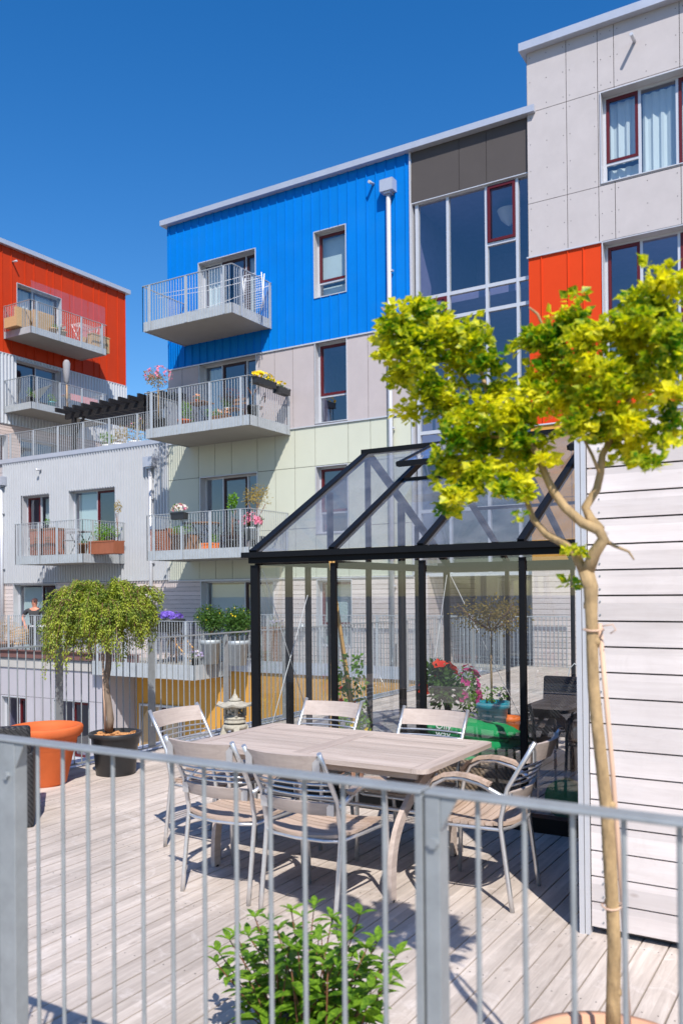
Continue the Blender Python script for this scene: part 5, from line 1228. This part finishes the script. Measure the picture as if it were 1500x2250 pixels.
def slat_table(label, c, w=.6, d=.5, h=.7, m='brown_wood', legs='black_plastic', round_=False):
    P = thing('folding_table', label, 'table', c); mb = MB(); c = V(c)
    if round_: mb.lathe(c, [(0, h-.025), (w/2, h-.025), (w/2, h), (0, h)], 28, False)
    else:
        n = 8
        for i in range(n): mb.box(c.x-w/2, c.x+w/2, c.y-d/2+d*i/n+.004, c.y-d/2+d*(i+1)/n-.004, c.z+h-.02, c.z+h)
    mb.build('tabletop', M[m], P)
    for s in (-1, 1):
        for t_ in (-1, 1):
            mb = MB(); mb.tube([(c.x+s*w*.36, c.y+t_*d*.4, c.z), (c.x-s*w*.36, c.y+t_*d*.4, c.z+h-.02)], .011, 6); mb.build('leg', M[legs], P)
    return P
def bistro_chair(label, c, rz=0, m='brown_wood', group=None):
    P = thing('folding_chair', label, 'chair', (0, 0, 0), 0, group); OFF[P.name] = V((0, 0, 0)); mb = MB()
    for i in range(5): mb.box(-.2, .2, -.18+i*.075, -.115+i*.075, .44, .455)
    mb.build('seat', M[m], P)
    mb = MB(); mb.box(-.2, .2, -.26, -.245, .72, .78); mb.box(-.2, .2, -.255, -.24, .62, .67); mb.build('backrest', M[m], P)
    for s in (-1, 1):
        mb = MB(); mb.tube([(s*.2, .2, 0), (s*.2, -.24, .8)], .01, 6); mb.build('leg', M['black_plastic'], P)
        mb = MB(); mb.tube([(s*.17, -.2, 0), (s*.17, .18, .44)], .01, 6); mb.build('leg', M['black_plastic'], P)
    P.location = c; P.rotation_euler = (0, 0, rz); return P
# grey balcony
p = hm(440, 900, 17.2); slat_table('small brown slatted folding table on the middle balcony', (p.x, 17.2, FG_), .6, .45, .72)
q = p; potted('flower_pot', 'pot of orange flowers on the folding table of the middle balcony', 'plant', (q.x-.12, 17.2, FG_+.72), (.07, .1), 'terra', 0, (.1, .1, .1), 'green', 70, .04, .02, ('orange', 16, .06), seed=31)
p = hm(514, 900, 17.3); bistro_chair('brown slatted folding chair behind the bars in the centre of the middle balcony', (p.x, 17.3, FG_), math.radians(180))
p = hm(558, 900, 17.4); bistro_chair('brown slatted folding chair at the right end of the middle balcony', (p.x, 17.45, FG_), math.radians(130))
p = hm(405, 920, 16.75); potted('potted_shrub', 'leafy green plant in an orange terracotta pot on the middle balcony', 'plant', (p.x, 16.75, FG_), (.17, .22), 'terra', 0, (.24, .24, .28), 'green', 260, .06, .03, seed=32)
p = hm(464, 920, 16.8); potted('potted_shrub', 'low pale green plant below the folding table on the middle balcony', 'plant', (p.x, 16.85, FG_), (.12, .18), 'zinc_pot', 0, (.18, .16, .18), 'green', 160, .05, .02, seed=33)
p = hm(483, 920, 16.6); potted('flower_trough', 'trough of pale orange and white flowers on the floor of the middle balcony', 'planter', (p.x, 16.65, FG_), (.2, .16), 'brown_wood', 0, (.24, .12, .12), 'green', 120, .05, .02, [('orange', 26, .06), ('white', 8, .07)], seed=34, square=(.26, .1))
p = hm(505, 880, 17.6); potted('potted_shrub', 'blue green bushy plant hanging by the door of the middle balcony', 'plant', (p.x, 17.5, FG_+.45), (.1, .12), 'zinc_pot', 0, (.17, .15, .2), 'dark', 200, .05, .02, seed=35)
p = at(560, 822, Y=16.9); potted('flower_box', 'box of bright yellow flowers hung on the side rail of the middle balcony', 'flower box', (-12.36, 16.8, 6.66), (.2, .16), 'black_plastic', 0, (.12, .42, .1), 'green', 120, .04, .02, ('yellow', 40, .09), seed=36, square=(.09, .4))
potted('flower_box', 'box with a few yellow flowers hung nearest the wall on the middle balcony side rail', 'flower box', (-12.36, 17.55, 6.6), (.2, .16), 'black_plastic', 0, (.1, .25, .1), 'dark', 90, .05, .02, ('yellow', 6, .09), seed=37, square=(.09, .25))
p = hm(600, 900, 17.0); potted('potted_shrub', 'nearly bare twiggy plant in a black pot in the right corner of the middle balcony', 'plant', (-12.62, 16.7, FG_), (.17, .3), 'black_plastic', .45, (.22, .22, .2), 'olive', 90, .04, .02, seed=38, tubes=6)
p = at(348, 830, Y=16.7)
potted('flowering_tree', 'small round standard tree with pink flowers rising above the left end of the middle balcony', 'tree', (p.x, 16.7, FG_), (.2, .34), 'black_plastic', p.z-FG_-.34-.12, (.36, .36, .28), 'olive', 520, .06, .022, ('pink', 60, .07), seed=39, trunk_r=.02)
p = at(385, 870, Y=17.75)
potted('flower_box', 'dark box of small plants on the wall at the left of the middle balcony', 'flower box', (p.x, 17.78, p.z-.1), (.2, .14), 'black_plastic', 0, (.3, .08, .06), 'dark', 80, .04, .02, seed=40, square=(.32, .08))
# green balcony
zf = FN
p = hm(395, 1110, 16.32); potted('flower_box', 'black box of pale pink and white petunias on the front rail of the lowest balcony', 'flower box', (p.x, 16.3, 3.5), (.2, .18), 'black_plastic', 0, (.25, .11, .13), 'green', 90, .04, .02, [('white', 60, .06), ('pink', 25, .06)], seed=41, square=(.22, .08))
p = hm(362, 1190, 16.8); P = thing('slatted_planter', 'red brown slatted wooden planter box at the left of the lowest balcony', 'planter', (p.x, 16.8, zf)); mb = MB()
for i in range(9): mb.box(p.x-.26, p.x+.26, 16.58, 16.6, zf+.03+i*.062, zf+.078+i*.062); mb.box(p.x-.26, p.x+.26, 17.0, 17.02, zf+.03+i*.062, zf+.078+i*.062)
mb.box(p.x-.27, p.x-.24, 16.56, 17.03, zf, zf+.6); mb.box(p.x+.24, p.x+.27, 16.56, 17.03, zf, zf+.6); mb.build('slats', M['rust_wood'], P)
p = hm(400, 1190, 16.9); potted('planter_bench', 'brown wooden planter full of pale green herbs on the lowest balcony', 'planter', (p.x, 16.9, zf), (.2, .42), 'brown_wood', 0, (.45, .2, .18), 'green', 420, .06, .02, seed=42, square=(.42, .18))
p = hm(452, 1150, 17.2); slat_table('round brown topped table in front of the door of the lowest balcony', (p.x, 17.2, zf), .75, .6, .74, round_=True)
p = hm(428, 1170, 17.2); bistro_chair('dark folding chair left of the round table on the lowest balcony', (p.x, 17.2, zf), math.radians(-90), 'dark_cloth')
p = hm(497, 1170, 17.2); bistro_chair('dark folding chair right of the round table on the lowest balcony', (p.x+.1, 17.3, zf), math.radians(90), 'dark_cloth')
p = hm(462, 1195, 16.6); potted('flower_trough', 'orange trough of green seedlings on the floor of the lowest balcony', 'planter', (p.x, 16.6, zf), (.2, .16), 'orange_pot', 0, (.22, .1, .14), 'green', 160, .06, .02, seed=43, square=(.2, .09))
p = hm(505, 1130, 16.9); potted('tall_plant', 'tall fresh green plant climbing beside the door of the lowest balcony', 'plant', (p.x, 17.0, zf), (.13, .25), 'black_plastic', .75, (.17, .17, .26), 'green', 240, .07, .04, seed=44, tubes=2)
p = hm(546, 1160, 16.6); potted('flowering_plant', 'round pink flowering plant on a wooden stool at the right of the lowest balcony', 'plant', (p.x, 16.7, zf+.2), (.17, .3), 'zinc_pot', 0, (.28, .25, .22), 'dark', 260, .06, .03, ('pink', 70, .09), seed=45)
p = hm(600, 1110, 17.2); potted('tall_shrub', 'tall airy yellow green shrub in the right corner of the lowest balcony', 'shrub', (-12.75, 17.0, zf), (.18, .3), 'black_plastic', .8, (.36, .34, .34), 'olive', 520, .07, .02, seed=46, tubes=7)
# left wing balcony
zf = 2.75
for x, k in ((93, 'left'), (118, 'right')):
    p = hm(x, 1190, 17.0); P = thing('slatted_cabinet', 'reddish wooden slatted cabinet on the wing balcony, the %s one of two' % k, 'cabinet', (p.x, 17.0, zf), 0, 'wooden cabinets on the wing balcony'); mb = MB()
    mb.box(p.x-.28, p.x+.28, 16.8, 17.2, zf+.05, zf+.78); mb.build('body', M['rust_wood'], P); mb = MB(); mb.box(p.x-.3, p.x+.3, 16.78, 17.22, zf+.78, zf+.82)
    for i in range(5): mb.box(p.x-.1, p.x+.1, 16.785, 16.8, zf+.22+i*.08, zf+.25+i*.08)
    mb.build('top_board', M['brown_wood'], P)
p = hm(102, 1155, 17.0); potted('small_plant', 'small green pot plant on top of the wooden cabinets of the wing balcony', 'plant', (p.x, 17.0, zf+.82), (.08, .12), 'dark_cloth', 0, (.12, .1, .12), 'green', 80, .05, .02, seed=51)
p = hm(155, 1190, 17.1); bistro_chair('pale grey metal chair in the middle of the wing balcony', (p.x, 17.1, zf), math.radians(60), 'grey_cloth')
p = hm(182, 1200, 16.6); potted('slatted_pot', 'small slatted wooden tub with a green plant on the wing balcony', 'planter', (p.x, 16.6, zf), (.15, .3), 'brown_wood', 0, (.12, .12, .1), 'green', 70, .05, .02, seed=52)
p = hm(233, 1190, 16.9); potted('planter_box', 'long rust brown planter with grey green shrubs at the right of the wing balcony', 'planter', (p.x, 16.9, zf), (.2, .36), 'rust_wood', 0, (.55, .22, .34), 'green', 480, .07, .02, seed=53, square=(.5, .2))
p = hm(270, 1130, 17.3); potted('tall_plant', 'tall thin yellow green plant at the right end of the wing balcony', 'plant', (p.x-.1, 17.2, zf), (.13, .25), 'black_plastic', .9, (.14, .14, .28), 'olive', 160, .06, .02, seed=54, tubes=3)
p = hm(178, 1170, 17.4); slat_table('pale grey folding table by the door of the wing balcony', (p.x, 17.4, zf), .7, .5, .72, 'grey_cloth')
# terrace below: bowl of violets, deck chair, zinc tubs with ball shrubs, pansies
zf = FT
p = hm(372, 1362, 16.9); P = potted('violet_bowl', 'dark bowl full of violet flowers behind the terrace railing', 'planter', (p.x, 16.9, p.z-.32), (.42, .34), 'black_plastic', 0, (.36, .3, .12), 'dark', 160, .05, .02, ('violet', 90, .1), seed=61)
mb = MB(); b = V((p.x, 16.9, zf)); 
for a in (0, 2.1, 4.2): mb.tube([b+V((.25*math.cos(a), .25*math.sin(a), 0)), b+V((.2*math.cos(a), .2*math.sin(a), p.z-.32-zf))], .02, 6)
mb.build('stand', M['brown_wood'], P)
p = hm(400, 1430, 17.3); P = thing('deck_chair', 'brown slatted folding deck chair on the terrace beside the bowl of violets', 'chair', (p.x, 17.3, zf)); mb = MB()
a = V((p.x-.55, 17.3, zf+1.0)); b = V((p.x+.25, 17.3, zf+.28))
for i in range(12): q = a.lerp(b, i/11); mb.beam(q+V((0, -.25, 0)), q+V((0, .25, 0)), .05, .02)
mb.build('slats', M['brown_wood'], P)
for s in (-.25, .25):
    mb = MB(); mb.tube([a+V((0, s, 0)), b+V((.1, s, -.1)), b+V((.3, s, -.27))], .018, 6); mb.build('leg', M['bamboo'], P)
    mb = MB(); mb.tube([a.lerp(b, .45)+V((0, s, 0)), V((p.x-.4, 17.3+s, zf))], .018, 6); mb.build('leg', M['bamboo'], P)
for x, lb, s in ((462, 'round clipped shrub in a grey zinc tub, the left of the two on the terrace', 62), (522, 'round clipped shrub in a grey zinc tub, the right of the two on the terrace', 63)):
    p = hm(x, 1440, 16.95); potted('ball_shrub', lb, 'shrub', (p.x, 16.95, zf), (.30, .62), 'zinc_pot', .30, (.42, .40, .38), 'dark', 2600, .06, .035, [('yellow', 14, .04)], 'zinc tubs with clipped shrubs', seed=s, trunk_r=.02, tubes=3)
p = hm(428, 1450, 16.6); potted('pansy_pot', 'pot of pale violet and white pansies on the terrace slab beside the zinc tubs', 'plant', (p.x, 16.65, zf), (.15, .16), 'black_plastic', 0, (.2, .16, .13), 'dark', 90, .05, .03, [('lilac', 30, .07), ('white', 10, .06)], seed=64)
p = hm(600, 1380, 17.85); potted('lavender_box', 'planter of pale lavender against the boarded wall, seen through the greenhouse', 'planter', (p.x, 17.86, -.14), (.2, .9), 'brown_wood', 0, (.3, .1, .16), 'green', 140, .08, .01, ('lilac', 40, .05), seed=65, square=(.3, .07))
# left terrace
zf = -.25
p = hm(12, 1400, 17.2); potted('dry_grass_pot', 'round tuft of straw coloured dried grass at the far left of the terrace', 'plant', (p.x, 17.2, zf), (.3, .45), 'brown_wood', 0, (.42, .4, .5), 'dry', 700, .12, .01, seed=71)
p = hm(42, 1400, 17.25); P = thing('rattan_chair', 'tan woven rattan armchair on the terrace left of the standing man', 'chair', (p.x, 17.25, zf)); b = V((p.x, 17.25, zf))
mb = MB(); n = 18
for k in range(6):
    z = .42+k*.075; mb.tube([b+V((.33*math.cos(a), .30*math.sin(a), z+.14*max(0, math.sin(a))*k/5)) for a in [math.radians(-40+260*i/n) for i in range(n+1)]], .013, 6, cap=False)
for i in range(n+1):
    a = math.radians(-40+260*i/n); mb.tube([b+V((.3*math.cos(a), .27*math.sin(a), .4)), b+V((.34*math.cos(a), .31*math.sin(a), .8+.14*max(0, math.sin(a))))], .008, 5)
mb.build('woven_shell', M['rattan_tan'], P); mb = MB(); mb.lathe(b, [(0, .38), (.3, .38), (.31, .42), (0, .43)], 20); mb.build('seat', M['rattan_tan'], P)
for s in (-1, 1):
    for t_ in (-1, 1): mb = MB(); mb.tube([b+V((s*.22, t_*.2, .4)), b+V((s*.28, t_*.26, 0))], .014, 6); mb.build('leg', M['black_plastic'], P)
p = hm(98, 1374, 17.2); P = thing('terrace_table', 'small white topped table beside the man on the terrace', 'table', (p.x, 17.2, zf)); mb = MB(); mb.box(p.x-.3, p.x+.5, 16.9, 17.5, p.z-.03, p.z); mb.build('tabletop', M['white_paint'], P)
for s in (-.25, .45):
    for t_ in (-.25, .25): mb = MB(); mb.tube([(p.x+s, 17.2+t_, zf), (p.x+s, 17.2+t_, p.z-.03)], .014, 6); mb.build('leg', M['black_plastic'], P)

# ------------------------------------------------------------------ red block balconies and roof terrace
xb = XR+.75; zf = 11.43
def rflr(px, X, z): p = at(px, 700, X=X); return (X, p.y, z)
def boxseat(label, px, X, z, w=.5, h=.75, m='rattan_tan'):
    b = rflr(px, X, z); P = thing('rattan_armchair', label, 'armchair', b); mb = MB(); mb.box(X-.35, X+.35, b[1]-w, b[1]+w, z+.05, z+.42); mb.build('seat', M[m], P)
    mb = MB(); mb.box(X-.35, X+.35, b[1]+w-.12, b[1]+w, z+.42, z+h); mb.box(X+.22, X+.35, b[1]-w, b[1]+w-.12, z+.42, z+h); mb.build('backrest', M[m], P); return P
boxseat('tan rattan armchair at the left end of the red block top balcony', 40, xb-.1, zf, .33); boxseat('tan rattan sofa in the middle of the red block top balcony', 84, xb-.1, zf, .45, .85)
for i, (x, lb, col) in enumerate(((118, 'pot with green plants left of the white bloom on the red block top balcony', 'green'), (138, 'white flowering pot plant on the red block top balcony', 'dark'))):
    b = rflr(x, xb+.4, zf); potted('flower_pot', lb, 'plant', b, (.16, .3), 'rattan_tan', 0, (.16, .16, .16), col, 90, .06, .03, ('white', 14, .08) if i else None, seed=80+i)
b = rflr(187, xb+.2, zf); P = thing('drying_rack', 'white drying rack with pink laundry at the right of the red block top balcony', 'drying rack', b); mb = MB()
for k in range(7): mb.tube([(b[0]-.25+k*.08, b[1]-.5, b[2]+.85), (b[0]-.25+k*.08, b[1]+.5, b[2]+.85)], .006, 5)
for s in (-.45, .45): mb.tube([(b[0]-.25, b[1]+s, b[2]), (b[0]+.25, b[1]+s, b[2]+.85)], .01, 5); mb.tube([(b[0]+.25, b[1]+s, b[2]), (b[0]-.25, b[1]+s, b[2]+.85)], .01, 5)
mb.build('frame', M['white_paint'], P); mb = MB(); mb.box(b[0]+.1, b[0]+.115, b[1]-.2, b[1]+.0, b[2]+.4, b[2]+.86); mb.build('laundry', mat('pink towel', (.7, .25, .25), .9), P)
b = rflr(217, xb, zf); P = thing('storage_box', 'tan woven storage box at the right end of the red block top balcony', 'box', b); mb = MB(); mb.box(b[0]-.3, b[0]+.4, b[1]-.7, b[1]+.2, zf, zf+.6); mb.build('box_body', M['rattan_tan'], P); mb = MB(); mb.box(b[0]-.32, b[0]+.42, b[1]-.72, b[1]+.22, zf+.6, zf+.64); mb.build('lid', M['rattan_tan'], P)
zf = 8.665
b = rflr(85, xb, zf); P = thing('butterfly_chair', 'cream butterfly chair with a black frame on the lower balcony of the red block', 'chair', b); b = V(b); mb = MB()
mb.add([b+V((-.3, -.3, .5)), b+V((.3, -.35, .62)), b+V((.3, .35, .95)), b+V((-.3, .35, .9)), b+V((0, 0, .35))], [(0, 1, 4), (1, 2, 4), (2, 3, 4), (3, 0, 4)]); mb.build('sling', M['cream'], P); mb = MB()
for s, t_ in ((-1, -1), (1, -1), (1, 1), (-1, 1)): mb.tube([b+V((-s*.25, -t_*.25, 0)), b+V((s*.3, t_*.33, .6 if t_ < 0 else .92))], .012, 5)
mb.build('frame', M['black_plastic'], P)
b = rflr(146, XR+1.2, zf); P = thing('closed_parasol', 'closed grey parasol on a wooden pole at the lower balcony of the red block', 'parasol', b); b = V(b); tz = at(146, 790, X=XR+1.2).z
mb = MB(); mb.tube([b, (b.x, b.y, tz-.9)], .03, 8); mb.build('pole', M['bamboo'], P)
mb = MB(); mb.lathe((b.x, b.y, 0), [(.03, tz-.95), (.1, tz-.85), (.13, tz-.5), (.14, tz-.15), (.09, tz-.03), (.0, tz)], 10); mb.build('canopy', M['grey_cloth'], P)
b = rflr(172, xb+.1, zf); P = slat_table('table under a pink and white cloth on the lower balcony of the red block', b, .6, 1.3, .74, 'white_paint'); mb = MB(); mb.box(b[0]-.33, b[0]+.33, b[1]-.68, b[1]+.68, b[2]+.742, b[2]+.75); mb.box(b[0]+.33, b[0]+.336, b[1]-.68, b[1]+.68, b[2]+.5, b[2]+.75); mb.build('tablecloth', mat('pink checked cloth', (.6, .3, .33), .9), P)
for i, (x, lb) in enumerate(((66, 'leafy green pot plant left of the butterfly chair on the lower red block balcony'), (112, 'blue-potted green plant right of the butterfly chair on the lower red block balcony'))):
    potted('flower_pot', lb, 'plant', rflr(x, xb+.35, zf), (.16, .26), 'turq' if i else 'dark_cloth', 0, (.2, .2, .22), 'green', 120, .07, .03, seed=90+i)
# pergola on the roof terrace
P = thing('pergola', 'black timber pergola with closely set rafters on the roof terrace', 'pergola', (-22, 25, 6))
A = at(183, 912, Y=21.0); zt = A.z; mb = MB()
xa, xb2, ya, yb = A.x, A.x+4.9, 20.6, 24.6
for i in range(14):
    x = xa-.35+i*(xb2-xa+.7)/13; mb.box(x-.045, x+.045, ya-.5, yb+.5, zt, zt+.14)
mb.build('rafters', M['perg'], P)
for y in (ya, yb): mb = MB(); mb.box(xa-.4, xb2+.4, y-.06, y+.06, zt-.18, zt-.002); mb.build('beam', M['perg'], P)
for x in (xa, xb2):
    for y in (ya, yb):
        mb = MB(); mb.box(x-.07, x+.07, y-.055, y+.055, 5.95, zt-.18); mb.beam((x+.05, y, zt-.75), (x+.5*(1 if x == xa else -1), y, zt-.18), .07, .07); mb.build('post', M['perg'], P)
p = at(285, 960, Y=20.0)
for i, (x, lb, k) in enumerate(((262, 'sprawling yellow green climber behind the bars of the roof terrace railing', 'olive'), (300, 'bushy yellow leaved plant on the roof terrace beside the balcony', 'olive'), (240, 'low green plant behind the roof terrace railing, left of the climber', 'green'))):
    p = at(x, 960, Y=19.0); potted('roof_plant', lb, 'plant', (p.x, 19.0, 5.92), (.22, .35), 'white_paint', .1, (.35, .3, .42 if i < 2 else .2), k, 260, .08, .03, ('pink', 8, .05) if i == 1 else None, seed=100+i, tubes=4)
for i, (x, y, w, lb) in enumerate(((60, 22, 1.0, 'dark lounge sofa under the eaves at the left of the roof terrace'), (15, 21, .8, 'dark outdoor armchair at the far left of the roof terrace'))):
    p = at(x, 990, Y=y); P = thing('lounge_sofa', lb, 'sofa', (p.x, y, 5.92)); mb = MB(); mb.box(p.x-w, p.x+w, y-.4, y+.4, 5.95, 6.33); mb.build('seat', M['dark_cloth'], P); mb = MB(); mb.box(p.x-w, p.x+w, y+.25, y+.4, 6.33, 6.8); mb.build('backrest', M['dark_cloth'], P)
p = at(88, 975, Y=23); P = thing('storage_cabinet', 'pale grey outdoor storage cabinet on the roof terrace by the red block', 'cabinet', (p.x, 23, 5.92)); mb = MB(); mb.box(p.x-.7, p.x+.7, 22.7, 23.3, 5.92, 7.0); mb.build('cabinet_body', M['galv_far'], P); mb = MB(); mb.box(p.x-.74, p.x+.74, 22.66, 23.34, 7.0, 7.04); mb.build('lid', M['black_plastic'], P)

# ------------------------------------------------------------------ the two people on the terrace
def skinmesh(name, pts, edges, m, par, sub=2):
    me = bpy.data.meshes.new(name); me.from_pydata([p[0] for p in pts], edges, []); o = bpy.data.objects.new(name, me); COL.objects.link(o)
    md = o.modifiers.new('skin', 'SKIN'); md.use_smooth_shade = True
    for i, p in enumerate(pts):
        r = p[1]; me.skin_vertices[0].data[i].radius = (r, r) if not isinstance(r, tuple) else r
    me.skin_vertices[0].data[0].use_root = True
    s = o.modifiers.new('sub', 'SUBSURF'); s.levels = sub; s.render_levels = sub
    bpy.context.view_layer.update(); dg = bpy.context.evaluated_depsgraph_get(); m2 = bpy.data.meshes.new_from_object(o.evaluated_get(dg)); m2.name = name
    bpy.data.objects.remove(o); o = bpy.data.objects.new(name, m2); COL.objects.link(o); m2.materials.clear(); m2.materials.append(m)
    for p in m2.polygons: p.use_smooth = True
    if par: o.parent = par
    return o
def person(label, loc, rz, H, pose):
    P = thing('person', label, 'person', (0, 0, 0)); OFF[P.name] = V((0, 0, 0)); k = H/1.8
    S = lambda *a: tuple(x*k for x in a)
    if pose == 'stand':
        legs = [((0, 0, .95), .135), ((-.1, 0, .88), .1), ((-.12, .02, .5), .068), ((-.13, 0, .1), .048), ((-.13, -.1, .04), .042), ((.1, 0, .88), .1), ((.13, -.03, .5), .068), ((.16, 0, .1), .048), ((.17, -.1, .04), .042)]
        L1, L2 = ((-.24, 0, 1.42), (-.40, .05, 1.20), (-.26, -.12, 1.00)), ((.24, 0, 1.42), (.31, .06, 1.14), (.22, -.04, .94))
        up = 0
    else:
        legs = [((0, 0, .52), .135), ((-.1, -.05, .5), .1), ((-.12, -.45, .48), .068), ((-.12, -.46, .1), .048), ((-.12, -.56, .04), .042), ((.1, -.05, .5), .1), ((.12, -.45, .48), .068), ((.12, -.46, .1), .048), ((.12, -.56, .04), .042)]
        up = -.43; L1, L2 = ((-.24, 0, .99), (-.28, -.08, .74), (-.15, -.3, .68)), ((.24, 0, .99), (.28, -.08, .74), (.15, -.3, .68))
    e = [(0, 1), (1, 2), (2, 3), (3, 4), (0, 5), (5, 6), (6, 7), (7, 8)]
    scl = lambda pts: [((V(p)*k)[:], (r*k if not isinstance(r, tuple) else (r[0]*k, r[1]*k))) for p, r in pts]
    skinmesh('trousers', scl(legs), e, M['trousers'], P)
    t = up
    def arm(L): sh, el, wr = L; return [(sh, .055), (el, .042), (wr, .03)]
    body = [((0, 0, 1.0+t), (.13, .1)), ((0, 0, 1.25+t), (.15, .11)), ((0, 0, 1.42+t), (.13, .1)), ((0, 0, 1.51+t), .06), ((0, -.015, 1.56+t), .068), ((0, -.02, 1.64+t), (.092, .105)), ((0, -.01, 1.72+t), (.092, .108)), ((0, 0, 1.79+t), .05)]
    ed = [(i, i+1) for i in range(7)]; n = 8
    for s, L in ((-1, L1), (1, L2)):
        a = arm(L); body += a; ed += [(2, n), (n, n+1), (n+1, n+2)]
        w_ = V(a[2][0]); d = (w_-V(a[1][0])).normalized(); sd = d.cross(V((0, 1, .2))).normalized(); palm = w_+d*.07
        body.append((tuple(palm), (.034, .02))); ed.append((n+2, n+3)); b0 = n+3; n += 4
        for j in range(4):
            f0 = palm+d*.03+sd*(j-1.5)*.02; L_f = (.06, .072, .068, .052)[j]; body += [(tuple(f0), .0095), (tuple(f0+d*L_f*.55), .009), (tuple(f0+d*L_f+V((0, .012, -.012))), .0075)]; ed += [(b0, n), (n, n+1), (n+1, n+2)]; n += 3
        th = w_+d*.03+sd*-.032*s; body += [(tuple(th), .011), (tuple(th+d*.045-sd*.022*s), .009)]; ed += [(b0-1, n), (n, n+1)]; n += 2
    skinmesh('body', scl(body), ed, M['skin'], P)
    sh = [((0, 0, .93+t), (.155, .125)), ((0, 0, 1.2+t), (.175, .135)), ((0, 0, 1.40+t), (.165, .12)), ((0, 0, 1.49+t), (.085, .075))]; es = [(0, 1), (1, 2), (2, 3)]; n = 4
    for L in (L1, L2):
        a, b, _ = L; m_ = V(a).lerp(V(b), .62); sh += [(a, .075), (tuple(m_), .066)]; es += [(2, n), (n, n+1)]; n += 2
    skinmesh('polo_shirt', scl(sh), es, M['shirt'], P)
    mb = MB(); h = V((0, -.015, 1.69+t))*k
    mb.blob(h+V((0, .03, .045))*k, .083*k, .085*k, .062*k, 16, 10); hr = mb.build('hair', M['hair'], P)
    mb = MB()
    for s in (-1, 1): mb.obox(h+V((s*.032, -.094, -.012))*k, (.024*k, s*.004*k, 0), (0, .004*k, 0), (0, 0, .016*k)); mb.tube([h+V((s*.056, -.088, -.008))*k, h+V((s*.08, .0, -.008))*k], .003*k, 5)
    mb.build('sunglasses', M['black_plastic'], P)
    mb = MB(); mb.blob(h+V((0, -.1, -.035))*k, .012*k, .018*k, .022*k, 8, 6)
    for s in (-1, 1): mb.blob(h+V((s*.08, .005, -.03))*k, .01*k, .018*k, .028*k, 8, 6)
    mb.build('nose_and_ears', M['skin'], P)
    mb = MB(); mb.obox(h+V((0, -.098, -.072))*k, (.022*k, 0, 0), (0, .003*k, 0), (0, 0, .004*k)); mb.build('mouth', mat('lips', (.35, .1, .08), .6), P)
    P.location = loc; P.rotation_euler = (0, 0, rz); return P
e_ = at(77, 1322, Y=17.2)
person('standing man in sunglasses and a black polo shirt behind the terrace railing', (e_.x, 17.2, -.25), math.radians(28), (e_.z+.25)/.935, 'stand')
e_ = at(147, 1333, Y=17.1)
person('seated person in a dark shirt half hidden behind the weeping tree on the terrace', (e_.x, 17.15, -.25), math.radians(-60), 1.62, 'sit')
p = V((e_.x, 17.15, -.25)); P = thing('terrace_chair', 'dark terrace chair carrying the seated person behind the weeping tree', 'chair', p); mb = MB(); mb.box(p.x-.22, p.x+.22, 16.95, 17.4, .09, .13); mb.build('seat', M['dark_cloth'], P)
for s in (-.2, .2):
    for t_ in (-.17, .22): mb = MB(); mb.tube([(p.x+s, 17.15+t_, -.25), (p.x+s, 17.15+t_, .09)], .014, 6); mb.build('leg', M['black_plastic'], P)
